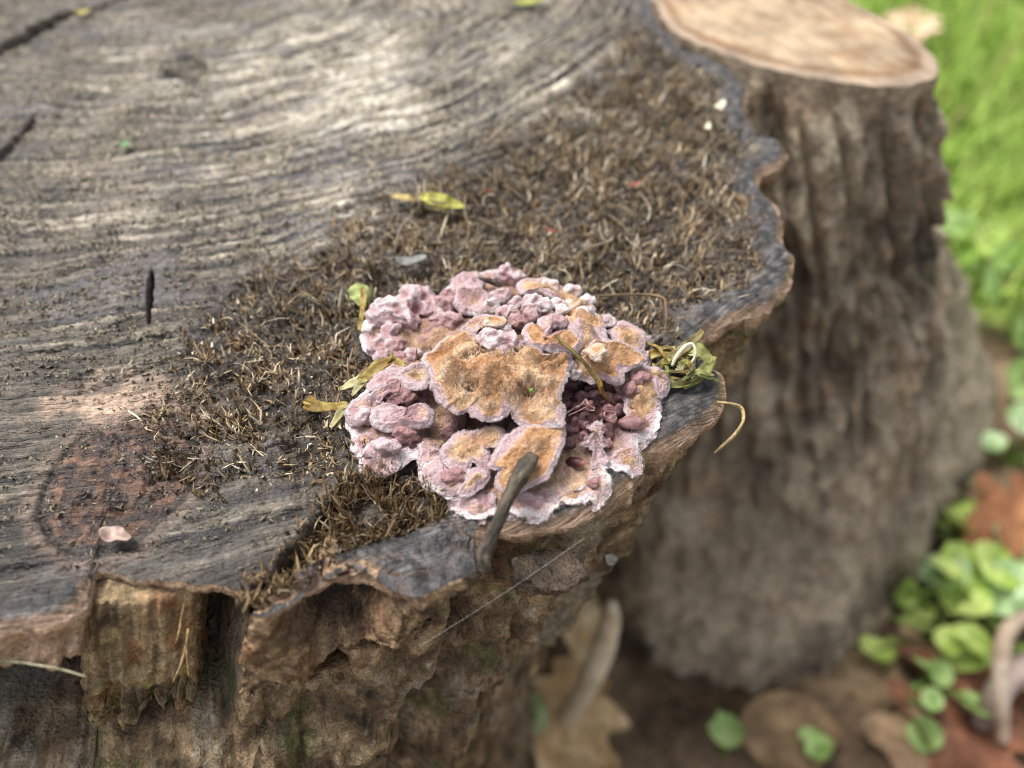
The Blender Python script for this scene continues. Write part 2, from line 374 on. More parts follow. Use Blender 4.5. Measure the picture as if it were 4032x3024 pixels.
off = off+amp*(.0032*n1+.0008*n2-.0009*sst(ce, .35, .8)-.0004*sst(ce2, .3, .8)-.0020*np.maximum(fis-.55, 0)*2)
layer = np.sin((T*1000/11+1.6*n1+.05*deg)*2*np.pi)
off = off+amp*.0005*layer*sst(T, .004, .012)
off = off+.0006*np.sin(np.clip(T/.004, 0, 1)*np.pi)*(1-rec)
Rw = B+off; lean_k = sst(T, 0, .004)*T*(1-.5*sst(T, .06, .30)); WX = CEN[0]+Rw*np.cos(TH)+LEAN[0]*lean_k; WY = CEN[1]+Rw*np.sin(TH)+LEAN[1]*lean_k
z0 = TZ[-1][None]*np.ones(len(ts))[:, None]
WZ_ = z0-T+sst(T, .002, .01)*.002*fbm(P0x*180, P0y*180, T*180, 3)
WZ_[0] = TZ[-1]; WX[0] = TX[-1]; WY[0] = TY[-1]
tan_, brn, drk, gry, mos, lich, rust = lin(168, 144, 112), lin(112, 92, 68), lin(46, 37, 30), lin(146, 136, 118), lin(92, 98, 56), lin(196, 190, 170), lin(132, 90, 60)
m1 = fbm(WX*120, WY*120, WZ_*120, 4); m2 = fbm(WX*420, WY*420, WZ_*420+5, 3); m3 = fbm(WX*45+3, WY*45, WZ_*45, 3)
c = mix(brn, tan_, sst(m1+.5*m2, -.15, .7)); c = mix(c, drk, sst(-m1+.4*m2, .15, .7)*.8)
c = mix(c, gry, sst(m3+.3*m2, 0, .5)*.7); c = mix(c, mos, .6*sst(fbm(WX*80, WY*80+4, WZ_*110, 4), .3, .6))
c = mix(c, lich*.8, .55*sst(-.5*ce2+.1+fbm(WX*60+9, WY*60, WZ_*60, 3)+.35*m2+.5*sst(T, .036, .046)*sst(-deg, 66, 74), .42, .66)*sst(T, .015, .03)); c = mix(c, rust, .5*sst(m2-m1, .5, .9)*sst(-T, -.03, -.01))
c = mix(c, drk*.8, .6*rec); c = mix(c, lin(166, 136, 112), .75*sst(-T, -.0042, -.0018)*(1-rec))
c = mix(c, lin(200, 170, 142), .85*leftl*sst(-T, -.011, -.009)); c = mix(c, drk*.5, .85*leftl*sst(T, .011, .014)*sst(-T, -.046, -.038)); c = mix(c, drk*.6, .85*blk*sst(T, .0015, .003)*sst(bdep-T, 0, .004))  # recess under the left lobe blackened: its shade is put into the colour
c = mix(c, mix(tan_, lich, np.array(.4)), .45*sst(T, .040, .05)*sst(m1+m2, -.3, .5)*sst(-deg, 60, 70))
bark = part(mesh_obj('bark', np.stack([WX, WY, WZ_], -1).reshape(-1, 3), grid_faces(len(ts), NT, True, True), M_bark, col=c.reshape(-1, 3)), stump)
bark['label'] = 'rugged brown bark with mossy and lichen-grey patches'

# ------------------------------------------------------------------ chunks: closed outline extruded down, voxel remeshed, roughened
def chunk(name, top, depth, inset=.0, voxel=.0005, disp=((120, .0012), (420, .0006)), dents=(), colour=None, parent=None, mat=None, ztop=None):
    n = len(top); top = np.asarray(top, float); ctr = top.mean(0)
    depth = np.broadcast_to(np.asarray(depth, float), (n,))
    V = []; F = []
    for k in range(5):
        f = k/4; ins = inset*f
        for i in range(n):
            p = top[i]+(ctr-top[i])*ins; V.append((p[0]+LEAN[0]*depth[i]*f, p[1]+LEAN[1]*depth[i]*f, top[i][2]-depth[i]*f))
    V.append(tuple(ctr+[0, 0, 0])); V.append((ctr[0]+LEAN[0]*depth.mean(), ctr[1]+LEAN[1]*depth.mean(), ctr[2]-depth.mean()))
    for k in range(4):
        for i in range(n): j = (i+1) % n; F.append((k*n+i, k*n+j, (k+1)*n+j, (k+1)*n+i))
    for i in range(n): j = (i+1) % n; F.append((len(V)-2, j, i)); F.append((4*n+i, 4*n+j, len(V)-1))
    me = bpy.data.meshes.new(name); me.from_pydata(V, [], [tuple(reversed(f)) for f in F]); me.update()
    o = bpy.data.objects.new(name, me); COL.objects.link(o)
    md = o.modifiers.new('r', 'REMESH'); md.mode = 'VOXEL'; md.voxel_size = voxel
    ms = o.modifiers.new('s', 'SMOOTH'); ms.iterations = 2; ms.factor = .5
    dg = bpy.context.evaluated_depsgraph_get(); nm = bpy.data.meshes.new_from_object(o.evaluated_get(dg))
    o.modifiers.clear(); o.data = nm; nm.name = name; bpy.data.meshes.remove(me)
    co = np.zeros(len(nm.vertices)*3, np.float32); nm.vertices.foreach_get('co', co); co = co.reshape(-1, 3).astype(float)
    no = np.zeros(len(nm.vertices)*3, np.float32); nm.vertices.foreach_get('normal', no); no = no.reshape(-1, 3)
    base = co.copy()
    flat = sst(no[:, 2], .5, .9)*.65
    for s, am in disp:
        co += no*(am*(1-flat)*fbm(base[:, 0]*s, base[:, 1]*s, base[:, 2]*s, 3))[:, None]
    for (p, r, v) in dents:
        d = np.linalg.norm((base-np.asarray(p))/np.asarray(r), axis=1); w = np.exp(-d**2*1.2); co += w[:, None]*np.asarray(v)
    nm.vertices.foreach_set('co', co.astype(np.float32).ravel()); nm.polygons.foreach_set('use_smooth', np.ones(len(nm.polygons), bool)); nm.update()
    setcol(nm, colour(base, co, no)); nm.materials.clear(); nm.materials.append(mat or M_bark)
    if parent: part(o, parent)
    return o
def face(px, py): return upright(px, py, -.0455)
def bark_colour(base, co, no):
    x, y, z = base.T
    n1 = fbm(x*260, y*260, z*260, 3); n2 = fbm(x*90, y*90, z*90+7, 3)
    side = mix(lin(108, 86, 62), lin(168, 142, 110), sst(n1, -.3, .5)); side = mix(side, lin(120, 78, 50), .4*sst(n2, .15, .5)); side = mix(side, lin(66, 50, 40), .8*sst(-n2-.3*n1, .15, .55))
    topc = mix(lin(46, 45, 46), lin(88, 85, 85), sst(fbm(x*350, y*350, z*350, 3), -.5, .5)); topc = mix(topc, lin(104, 78, 62), .35*sst(n2+.6*n1, .45, .8))
    hol_ = 0
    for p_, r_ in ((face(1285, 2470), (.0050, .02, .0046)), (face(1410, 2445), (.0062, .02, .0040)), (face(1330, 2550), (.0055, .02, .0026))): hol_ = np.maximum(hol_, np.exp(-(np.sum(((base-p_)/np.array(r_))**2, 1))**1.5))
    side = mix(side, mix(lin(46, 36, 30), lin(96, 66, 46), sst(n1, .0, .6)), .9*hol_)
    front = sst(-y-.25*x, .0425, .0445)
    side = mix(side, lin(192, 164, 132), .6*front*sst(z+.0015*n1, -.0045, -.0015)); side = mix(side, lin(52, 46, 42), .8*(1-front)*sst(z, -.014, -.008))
    return mix(side, topc, sst(no[:, 2]+.2*n1, .45, .75))

# front bark block, beside the twig, with a hollow in its front face
blk_px = [(992, 2362), (1060, 2372), (1125, 2352), (1248, 2302), (1313, 2250), (1417, 2238), (1534, 2306), (1642, 2315), (1793, 2230), (1885, 2192), (1880, 2110), (1760, 2080), (1600, 2120), (1400, 2180), (1250, 2230), (1120, 2280), (1020, 2330)]
tp = W(*np.array(blk_px, float).T); tp[:, 2] += .0012; tp[:10, 1] -= .003; tp[11:, 2] -= .003; tp[13:, 2] -= .004
dep = np.array([22, 22, 22, 21, 20, 18, 15, 13, 7, 5, 5, 7, 12, 16, 19, 21, 22])*.001
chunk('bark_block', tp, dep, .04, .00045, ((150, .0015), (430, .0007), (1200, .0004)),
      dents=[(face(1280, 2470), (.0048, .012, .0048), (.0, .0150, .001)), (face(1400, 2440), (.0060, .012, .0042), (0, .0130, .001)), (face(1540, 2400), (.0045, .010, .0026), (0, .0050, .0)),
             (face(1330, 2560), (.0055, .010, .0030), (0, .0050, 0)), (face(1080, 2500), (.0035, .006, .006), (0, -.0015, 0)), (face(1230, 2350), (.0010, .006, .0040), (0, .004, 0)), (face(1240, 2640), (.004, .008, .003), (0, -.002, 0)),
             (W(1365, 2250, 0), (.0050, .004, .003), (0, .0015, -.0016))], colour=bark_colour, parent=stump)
for k, (px, py, y_, w_, h_) in enumerate([(1470, 2570, -.0435, 5.5, 3), (1250, 2680, -.0445, 5, 3.5), (1640, 2480, -.0425, 4, 2.5), (2160, 2310, -.038, 6, 4)]):
    c_ = upright(px, py, y_); t_ = np.linspace(0, 2*np.pi, 12, endpoint=False); rr_ = 1+.3*pn(np.cos(t_)*2+k*5, np.sin(t_)*2, 1)
    tp_ = c_+np.stack([np.cos(t_)*w_*.001*rr_, .0035+np.sin(t_)*.0045*rr_, 0*t_+.0015*np.cos(t_+k)], -1)
    chunk('bark_plate', tp_, h_*.001, .25, .00055, ((170, .0018), (500, .0011)), colour=lambda b, c__, n: bark_colour(b, c__, n*0), parent=stump)

# left lobe rim roll
# broken wood stub in the recess
st_top = WZ([(262, 2300, -4), (330, 2290, -4), (440, 2300, -4), (560, 2310, -4), (680, 2330, -4), (735, 2360, -4), (700, 2200, -4), (500, 2150, -4), (300, 2170, -4)])
st_top = np.array([(-.0712, -.0405), (-.0690, -.0435), (-.0650, -.0445), (-.0600, -.0440), (-.0545, -.0430), (-.0505, -.0400), (-.0510, -.030), (-.060, -.028), (-.0705, -.030)]); st_top = np.concatenate([st_top, np.full((9, 1), -.003)], 1)
def stub_colour(base, co, no):
    x, y, z = base.T; x = x-LEAN[0]*-z; s = fbm(x*700, y*60, z*45, 3); n2 = fbm(x*120, y*60, z*80, 3)
    c = mix(lin(124, 106, 78), lin(180, 158, 120), sst(s, -.5, .5)); c = mix(c, lin(140, 88, 54), .6*sst(n2+.3*s, .1, .5)); c = mix(c, lin(176, 158, 76), .5*sst(fbm(x*300, y*300, z*60+9, 2), .25, .6)*sst(-z, .018, .028))
    c = mix(c, lin(160, 150, 130), .6*sst(-x+.3*z, .064, .068)); return mix(c, lin(48, 34, 24), .85*sst(-n2+.3*s, .25, .6))
def stub(o):
    me = o.data; co = np.zeros(len(me.vertices)*3, np.float32); me.vertices.foreach_get('co', co); co = co.reshape(-1, 3).astype(float)
    x, y, z = co.T.copy(); x = x-LEAN[0]*-z; co[:, 1] += .0012*fbm(x*600, y*40, z*30, 3)+.0030*fbm(x*160, z*0+2, z*60, 2)*sst(-z, .018, .03)
    low = sst(-z, .024, .034); co[:, 2] += low*.006*fbm(x*500, y*300, 4, 2); co[:, 1] += .004*low*sst(fbm(x*220, y*50, z*200, 2), -.1, .3)
    me.vertices.foreach_set('co', co.astype(np.float32).ravel()); me.update()
so = chunk('broken_wood_stub', st_top, .035, .0, .00048, ((300, .0005),), colour=stub_colour, parent=stump); stub(so); so['label'] = 'broken ochre stub of vertical wood fibres in the recess'

# ------------------------------------------------------------------ torn fibres on the cut face
def fibres(name, x, y, length, width, lean, bend, colr, z=None, seg=3, sides=3, zoff=-.0006, azim=None):
    n = len(x); z = top_height(x, y) if z is None else z
    az = rng.uniform(0, 2*np.pi, n) if azim is None else azim
    az2 = az+rng.normal(0, .7, n); s = np.linspace(0, 1, seg+1)
    ph = lean[:, None]+bend[:, None]*s[None]                                  # angle from vertical along the fibre
    st = length[:, None]/seg
    hx = np.cumsum(np.concatenate([np.zeros((n, 1)), (np.sin(ph)*st)[:, :-1]], 1), 1); hz = np.cumsum(np.concatenate([np.zeros((n, 1)), (np.cos(ph)*st)[:, :-1]], 1), 1)
    aa = az[:, None]+(az2-az)[:, None]*s[None]
    px = x[:, None]+hx*np.cos(aa); py = y[:, None]+hx*np.sin(aa); pz = z[:, None]+zoff+hz
    rad = width[:, None]*(1-s[None]**1.6*.9)*.5
    k = np.arange(sides)*2*np.pi/sides
    flat = rng.uniform(.35, 1, n)
    ex = -np.sin(aa)[..., None]*np.cos(k)*rad[..., None]+np.cos(aa)[..., None]*np.sin(k)*rad[..., None]*flat[:, None, None]
    ey = np.cos(aa)[..., None]*np.cos(k)*rad[..., None]+np.sin(aa)[..., None]*np.sin(k)*rad[..., None]*flat[:, None, None]
    V = np.stack([px[..., None]+ex, py[..., None]+ey, np.broadcast_to(pz[..., None], ex.shape)+.25*rad[..., None]*np.sin(k)], -1)
    per = (seg+1)*sides; f = grid_faces(seg+1, sides, True)
    F = (np.arange(n)[:, None, None]*per+f[None]).reshape(-1, 4)
    cv = np.repeat(colr[:, None, :], per, 1).reshape(n, seg+1, sides, 3)*(.62+.55*s)[None, :, None, None]
    return mesh_obj(name, V.reshape(-1, 3), F, M_fibre, col=cv.reshape(-1, 3))
def scatter(poly_px, n, maskf):
    w = wpoly(poly_px); lo, hi = w.min(0), w.max(0); out = np.zeros((0, 2))
    while len(out) < n:
        p = rng.uniform(lo, hi, (n*3, 2)); p = p[inside(p[:, 0], p[:, 1], w)]; m = maskf(p[:, 0], p[:, 1]); p = p[rng.uniform(0, 1, len(p)) < m]; out = np.concatenate([out, p])
    return out[:n, 0], out[:n, 1]
pal = .84*np.array([lin(160, 136, 102), lin(130, 107, 78), lin(98, 80, 60), lin(186, 167, 136), lin(148, 131, 106), lin(80, 67, 53), lin(210, 197, 172), lin(136, 110, 74)])
def fcol(n, p=None): return pal[rng.choice(len(pal), n, p=p)]*rng.uniform(.9, 1.45, (n, 1))
big = [(500, 1950), (600, 1450), (850, 1130), (1250, 900), (1800, 600), (2150, 380), (2500, 80), (2700, 180), (2950, 400), (3050, 900), (3000, 1120), (2750, 1330), (2700, 1500), (1600, 1500), (1400, 1900), (1000, 1950)]
dens = lambda x, y: fibre_mask(x, y)*(1-bark_mask(x, y)[0])*sst(fbm(x*170, y*170, 77, 3), -.35, .35)
x, y = scatter(big, 15000, dens); n = len(x)
part(tag(fibres('torn_fibres', x, y, rng.gamma(3, .00052, n)*(.6+1.1*sst(fbm(x*160, y*160, 91, 2), -.3, .4))+.0007, rng.uniform(.0004, .0011, n), rng.uniform(.1, 1.3, n), rng.normal(.3, .5, n), fcol(n)*(.55+.75*sst(fbm(x*75, y*75, 95, 3), -.45, .45))[:, None]), kind='stuff'), stump)
x, y = scatter(big, 17000, lambda x, y: fibre_mask(x, y)*(1-bark_mask(x, y)[0])); n = len(x)
part(tag(fibres('stubby_fibres', x, y, rng.gamma(4, .00022, n)+.0004, rng.uniform(.0004, .001, n), rng.uniform(.1, 1.1, n), rng.normal(.1, .4, n), fcol(n)*(.55+.75*sst(fbm(x*75, y*75, 95, 3), -.45, .45))[:, None], seg=2), kind='stuff'), stump)
fr = [(1010, 2330), (1120, 2210), (1270, 2030), (1350, 1870), (1560, 1830), (1760, 1960), (1770, 2040), (1600, 2090), (1330, 2190), (1150, 2320)]
dens2 = lambda x, y: sst(-sdf(x, y, ZONE_FRONT), -.001, .002)*sst(fbm(x*220, y*220, 79, 3), -.35, .15)
x, y = scatter(fr, 2300, dens2); n = len(x)
part(tag(fibres('upright_fibres', x, y, rng.gamma(4, .0006, n)+.0006, rng.uniform(.0003, .00085, n), rng.uniform(0, .5, n), rng.normal(.3, .4, n), fcol(n, [.3, .24, .14, .08, .08, .08, .02, .06]), azim=rng.normal(-1.2, .9, n)), kind='stuff'), stump)
gp = spline(np.concatenate([CRACKS[3][0], np.zeros((6, 1))], 1), 420, False); gj = rng.normal(0, .0012, (420, 2)); n = 420
part(tag(fibres('groove_fibres', gp[:, 0]+gj[:, 0], gp[:, 1]+gj[:, 1], rng.uniform(.0015, .005, n), rng.uniform(.0004, .0009, n), rng.uniform(0, .9, n), rng.normal(.3, .5, n), fcol(n, [.3, .24, .14, .08, .08, .08, .02, .06]), zoff=.0005), kind='stuff'), stump)
wood = [(-300, 2350), (-300, -100), (2500, -100), (2450, 150), (2100, 420), (1420, 800), (880, 1150), (650, 1600), (700, 1900), (1150, 2050), (1000, 2250), (350, 2220)]
nocrack = lambda x, y: np.min([segd(x, y, q[0], False)[0] for q in CRACKS[:4]], 0) > .0018
dens3 = lambda x, y: nocrack(x, y)*(1-fibre_mask(x, y))*(1-bark_mask(x, y)[0])*sst(fbm(grain_xy(x, y)[0]*420, grain_xy(x, y)[1]*28, 3, 3)+.6*fbm(x*120, y*120, 83, 2), -.3, .4)*(.55+.45*sst(y, -.03, .03))
x, y = scatter(wood, 38000, dens3); n = len(x)
q = mix(lin(142, 126, 100), lin(228, 215, 188), np.clip(rng.uniform(0, 1, n)*.7+sst(y, 0, .12)*.45, 0, 1))*rng.uniform(.75, 1.15, (n, 1))*(.55+.5*np.clip(np.exp(-((x-W(1450, 300)[0])/.09)**2-((y-W(1450, 300)[1])/.08)**2), 0, 1))[:, None]  # nubs paler in the far patch, following the sheen painted there
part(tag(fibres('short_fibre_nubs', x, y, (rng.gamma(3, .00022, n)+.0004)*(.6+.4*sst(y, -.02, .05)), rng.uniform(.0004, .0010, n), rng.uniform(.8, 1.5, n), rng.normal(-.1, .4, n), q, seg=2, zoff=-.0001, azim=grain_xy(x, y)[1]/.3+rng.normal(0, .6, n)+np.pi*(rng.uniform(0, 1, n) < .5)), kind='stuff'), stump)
# longer loose straws
x, y = scatter([(1000, 1000), (1500, 800), (2300, 500), (2800, 500), (2950, 1000), (2600, 1300), (2450, 1050), (1500, 1030), (1300, 1300), (950, 1600)], 260, lambda x, y: fibre_mask(x, y)); n = len(x)
part(tag(fibres('loose_straws', x, y, rng.uniform(.003, .010, n), rng.uniform(.00025, .0006, n), rng.uniform(.9, 1.5, n), rng.normal(.15, .3, n), fcol(n, [.2, .15, .1, .2, .15, .05, .1, .05]), seg=4, zoff=.0008), kind='stuff'), stump)

# ------------------------------------------------------------------ second stump
top2 = [(2590, 30), (2640, 115), (2740, 172), (2850, 212), (3000, 262), (3150, 298), (3300, 322), (3450, 338), (3560, 338), (3650, 318), (3695, 285), (3690, 245), (3640, 185), (3560, 125), (3450, 60), (3330, 0)]
t2 = np.concatenate([wpoly(top2), [(.118, .215), (.105, .25), (.085, .268), (.062, .262), (.048, .235), (.046, .205)]])
base2 = np.concatenate([W(*np.array([(2440, 2560), (2560, 2680), (2750, 2740), (3000, 2770), (3250, 2690), (3450, 2520), (3640, 2330), (3800, 2080), (3930, 1820), (3990, 1560)], float).T, GZ)[:, :2],
                        [(.33, .33), (.26, .40), (.16, .40), (.09, .34), (.06, .25), (.06, .15)]])
c2 = np.array([.088, .19]); cb = np.array([.19, .2])
th2 = np.linspace(-np.pi, np.pi, 420, endpoint=False); r2 = polar_radius(th2, t2, c2); rb = polar_radius(th2, base2, cb)
s = np.linspace(0, 1, 170); S = s[:, None]*np.ones(len(th2))[None]; TH2 = np.ones(len(s))[:, None]*th2[None]
f = 1.22*S-.22*S**2
r2 = r2+.0013*fbm(np.cos(th2)*9, np.sin(th2)*9, 4, 3)
cx = c2[0]+(cb[0]-c2[0])*f; cy = c2[1]+(cb[1]-c2[1])*f; rr = r2[None]+(rb-r2)[None]*f
px, py, pz = cx+rr*np.cos(TH2), cy+rr*np.sin(TH2), -.0+(GZ-.02)*S
am = sst(S, .0, .06); k1 = fbm(px*34, py*34, pz*24, 4); k2 = fbm(px*140, py*140, pz*60, 3)
rr = rr+am*(.0065*k1+.0035*k2-.006*np.maximum(1-np.abs(fbm(TH2*2.4, S*2.2, 2, 3))*2.6, 0)*.6)
fi2 = np.maximum(1-np.abs(fbm(TH2*5.5, S*2.6+.5*k1, 6, 3))*3.2, 0)*(1-.75*sst(S, .3, .7)); rr = rr-am*.006*fi2
px, py = cx+rr*np.cos(TH2), cy+rr*np.sin(TH2)
c = mix(lin(126, 114, 98), lin(178, 164, 142), sst(k1+.5*k2, -.3, .6)); c = mix(c, lin(64, 56, 48), sst(-k1+.5*k2, .2, .7)*.75); c = mix(c, lin(176, 150, 122), .6*sst(fbm(px*60, py*60, pz*60+5, 3), .25, .55)); c = mix(c, lin(168, 150, 128), .8*sst(-S, -.03, -.012))
c = mix(c, lin(60, 52, 44), .5*fi2*am); c = mix(c, lin(182, 166, 142), .5*sst(S, .35, .7)*sst(-S, -.95, -.8))
st2 = thing('cut_stem', (cb[0], cb[1], GZ), 'smaller cut stem with smooth pale tan sawn face and flared rugged bark base', 'stump')
part(mesh_obj('bark', np.stack([px, py, pz], -1).reshape(-1, 3), grid_faces(len(s), len(th2), True, True), M_bark, col=c.reshape(-1, 3)), st2)
u = np.linspace(.02, 1, 60); U = u[:, None]*np.ones(len(th2))[None]; rr = U*r2[None]; px, py = c2[0]+rr*np.cos(th2), c2[1]+rr*np.sin(th2)
pz = .0004*fbm(px*120, py*120, 3, 3)*(U < .999)+.001*(1-U)
ring = np.sin(U*38+1.5*fbm(px*40, py*40, 3, 2))
c = mix(lin(170, 150, 124), lin(150, 124, 96), sst(fbm(px*50, py*50, 2, 4)+.25*ring, -.3, .6)); c = mix(c, lin(150, 98, 62), .7*np.exp(-(np.hypot(px-.062, py-.2)/.012)**2)); c = mix(c, lin(112, 82, 56), .75*np.exp(-((U-.90)/.035)**2)); c = mix(c, lin(168, 148, 128)*.9, sst(U+.012*fbm(px*120, py*120, 9, 3), .92, .95)); c = c*(.86+.22*sst(fbm((px+.6*py)*420, (py-.6*px)*30, 3, 3), -.4, .4))[..., None]*(.85+.25*sst(fbm(px*45, py*45, 13, 3), -.4, .4))[..., None]
Vc = np.concatenate([np.stack([px, py, pz], -1).reshape(-1, 3), [[c2[0], c2[1], .001]]])
n2 = len(th2); tri = np.stack([np.full(n2, len(Vc)-1), np.arange(n2), (np.arange(n2)+1) % n2], -1)
o = part(mesh_obj('cut_face', Vc, [grid_faces(60, n2, True), tri], M_cut, col=np.concatenate([c.reshape(-1, 3), [lin(190, 150, 110)]])), st2)

# ------------------------------------------------------------------ the fungus
def Q(p):                        # (x, y) of the close-up study of the fungus -> photograph pixel; third value height in mm
    p = np.array(p, float); q = p.copy(); q[:, 0] = 1320+.651*p[:, 0]; q[:, 1] = 1020+.651*p[:, 1]; return q
WHITE, LILAC, ROSE, TAN, CREAM, PURP, BROWN, MAUVE = lin(240, 230, 230), lin(206, 176, 180), lin(178, 136, 135), lin(188, 138, 90), lin(218, 184, 148), lin(82, 46, 50), lin(110, 80, 58), lin(134, 92, 100)
WHITE, LILAC, ROSE, TAN, CREAM, PURP, BROWN, MAUVE = [q*.79 for q in (WHITE, LILAC, ROSE, TAN, CREAM, PURP, BROWN, MAUVE)]
WHITE_, LILAC_ = WHITE, LILAC
fungus = thing('crust_fungus', (0, 0, 0), 'lilac-pink and orange lobed crust fungus growing on the rim of the weathered stump', 'fungus')
def idw(x, y, pts, p=2.6, eps=.0008):
    num = 0; den = 0
    for (a, b, c_) in pts:
        w = 1/(((x-a)**2+(y-b)**2+eps**2)**(p/2)); num = num+w*c_; den = den+w
    return num/den
seedc = [0]; EDGE = []; SURF = []
def lobe(name, outline, interior=(), style='orange', foot=None, footz=1.0, th=1.0, scal=.3, wave=.5, n=110, m=22, lip=.25, lumps=(), pits=()):
    seedc[0] += 13.7; sd = seedc[0]
    ow = WZ(Q(outline)); ow[:, 2] = np.array([p[2] for p in outline])*.001
    b = spline(ow, n)
    ctr = b[:, :2].mean(0); tg = np.roll(b, -1, 0)-np.roll(b, 1, 0); nrm = np.stack([tg[:, 1], -tg[:, 0]], -1); nrm /= np.linalg.norm(nrm, axis=1)[:, None]+1e-12
    if np.sum(nrm*(b[:, :2]-ctr)) < 0: nrm = -nrm
    b[:, :2] += nrm*(.001*scal*(1.3*fbm(b[:, 0]*420+sd, b[:, 1]*420, sd, 3)+.6*pn(b[:, 0]*1600, b[:, 1]*1600, sd)))[:, None]
    b[:, 2] += .001*wave*fbm(b[:, 0]*220, b[:, 1]*220, sd, 2)+.00032*fbm(b[:, 0]*620, b[:, 1]*620, sd, 2)
    iw = WZ(Q(interior)) if len(interior) else np.zeros((0, 3))
    c0 = iw[0] if len(iw) else np.array([*ctr, b[:, 2].mean()+.0008])
    pts = [tuple(p) for p in ow]+[tuple(p) for p in iw]
    if not len(iw): pts.append(tuple(c0))
    us = np.linspace(0, 1, m)**.85
    XY = c0[:2]+us[:, None, None]*(b[None, :, :2]-c0[:2]); x, y = XY[..., 0], XY[..., 1]
    wgt = sst(us, .55, 1)[:, None]
    z = idw(x, y, pts)*(1-wgt)+b[None, :, 2]*wgt
    dm = (1-us)[:, None]*np.linalg.norm(b[:, :2]-c0[:2], axis=1)[None]*1000            # mm from the margin
    inn = sst(dm, .2, 2.5)
    z = z+inn*(.0012*wave*2*fbm(x*230, y*230, sd, 2)+.00055*fbm(x*620, y*620, sd, 4))+.001*lip*(1+1.6*pn(x*160+sd, y*160, 2))*np.exp(-((dm-.6)/.7)**2)-.0003*np.exp(-(dm/.3)**2)
    for (lx, ly, lr, lh) in lumps:
        w = WZ(Q([(lx, ly, z.mean()*1000)]))[0]; d2 = ((x-w[0])**2+(y-w[1])**2)/(lr*.001)**2; z = z+.0024*lh*np.exp(-d2)
    pitm = 0
    for (lx, ly, lr) in pits:
        w = WZ(Q([(lx, ly, z.mean()*1000)]))[0]; pitm = np.maximum(pitm, np.exp(-((x-w[0])**2/(lr*2.2*.001)**2+(y-w[1])**2/(lr*.001)**2)**2))
    if len(pits):
        ce_ = cell((x*1500).ravel(), (y*1500).ravel(), (z*300).ravel()).reshape(x.shape); pitm = pitm*sst(.62-ce_+.35*fbm(x*500, y*500, 3, 2), .0, .25); z = z-.0009*pitm
    # rounded edge then underside down to the foot
    fw = WZ(Q([foot]))[0] if foot else np.array([c0[0], c0[1], footz*.001])
    us2 = np.array([1.0, .985, .94, .85, .72, .58, .44, .3, .16, .05, 0]); th_ = th*.001*np.array([.45, .85, 1, 1, 1, 1, 1, 1, 1, 1, 1])
    out = nrm*.0004*th
    rings = []; cols = []
    edge = np.concatenate([b[:, :2]+out, (b[:, 2]-.35*th*.001)[:, None]], 1); rings.append(edge)
    for q, tt in zip(us2[1:], th_[1:]):
        p = fw[:2]+q*(b[:, :2]-fw[:2]); zz = fw[2]+(b[:, 2]-tt-fw[2])*(1-(1-q)**2.4)+.0004*wave*fbm(p[:, 0]*400, p[:, 1]*400, sd+3, 2); rings.append(np.concatenate([p, zz[:, None]], 1))
    V = np.concatenate([np.stack([x, y, z], -1).reshape(-1, 3), np.concatenate(rings)])
    nr = m+len(rings); F = grid_faces(nr, n, True)
    a1 = fbm(x*330, y*330, sd, 3); a2 = fbm(x*140, y*140, sd+4, 2)
    WHITE = mix(LILAC_, WHITE_, .25+.75*sst(fbm(x*170, y*170, sd+2, 2), -.15, .35))
    if style == 'orange':
        a3 = fbm(x*95+sd, y*95, sd, 2); a4 = fbm(x*800, y*800, sd, 3); rimw = .45+2.4*sst(a3, .05, .6)
        c = mix(WHITE, LILAC, sst(dm+.25*a1, -.05, .12+.3*rimw)); c = mix(c, mix(LILAC, CREAM, np.array(.6)), sst(dm/rimw+.3*a2, .6, 1.2)); c = mix(c, lin(180, 134, 90), .9*sst(dm/rimw+.4*a1, 1.0, 1.9))
        c = mix(c, CREAM*1.12, .85*sst(a2+.5*a1+.25*a3, -.15, .4)*sst(dm, .8, 2)); c = mix(c, lin(140, 112, 86), .65*sst(-a2+.6*a1, .25, .65)*sst(dm, 2, 3.5)); c = mix(c, WHITE*.95, .35*sst(a4, .35, .7))
    elif style == 'cream':
        c = mix(WHITE, LILAC, .8*sst(dm+.4*a1, -.05, .35)); c = mix(c, CREAM, sst(dm+.6*a2, .5, 1.6)); c = mix(c, ROSE, .6*sst(a2, .05, .45)*sst(dm, .3, 1)); c = mix(c, TAN, .5*sst(dm+1.2*a2, 1.6, 3)); c = mix(c, lin(120, 96, 76), .45*sst(-a2+.6*a1, .25, .6)*sst(dm, 1, 2))
    elif style == 'pink':
        c = mix(WHITE, LILAC, sst(dm+.5*a1, -.05, .45)); c = mix(c, ROSE, .7*sst(a2+.3*a1, -.1, .5)*sst(dm, .4, 1.3)); c = mix(c, WHITE, .35*sst(-a2, .15, .5)); c = mix(c, CREAM, .5*sst(fbm(x*260, y*260, sd+8, 2), .15, .5)*sst(dm, .6, 1.2))
    else:
        c = mix(LILAC, PURP, sst(dm+.3*a1, .1, .5)); c = mix(c, lin(90, 80, 74), .5*sst(a1, .2, .6))
    zone = np.sin((dm+.35*a1+.3*a2)*2*np.pi/1.05)*np.exp(-dm/3.5); c = c*(1+.13*zone*sst(dm, .25, .7))[..., None]
    EDGE.append(np.concatenate([b, np.arctan2(nrm[:, 1], nrm[:, 0])[:, None]], 1))
    if style in ('orange', 'cream', 'pink'):
        ii = rng.choice(x.size, min(x.size, int(x.size*(.06 if style == 'pink' else .13)))); keep_ = dm.ravel()[ii] > .25; ii = ii[keep_]; SURF.append(np.concatenate([np.stack([x.ravel()[ii], y.ravel()[ii], z.ravel()[ii]], -1), c.reshape(-1, 3)[ii]], 1))
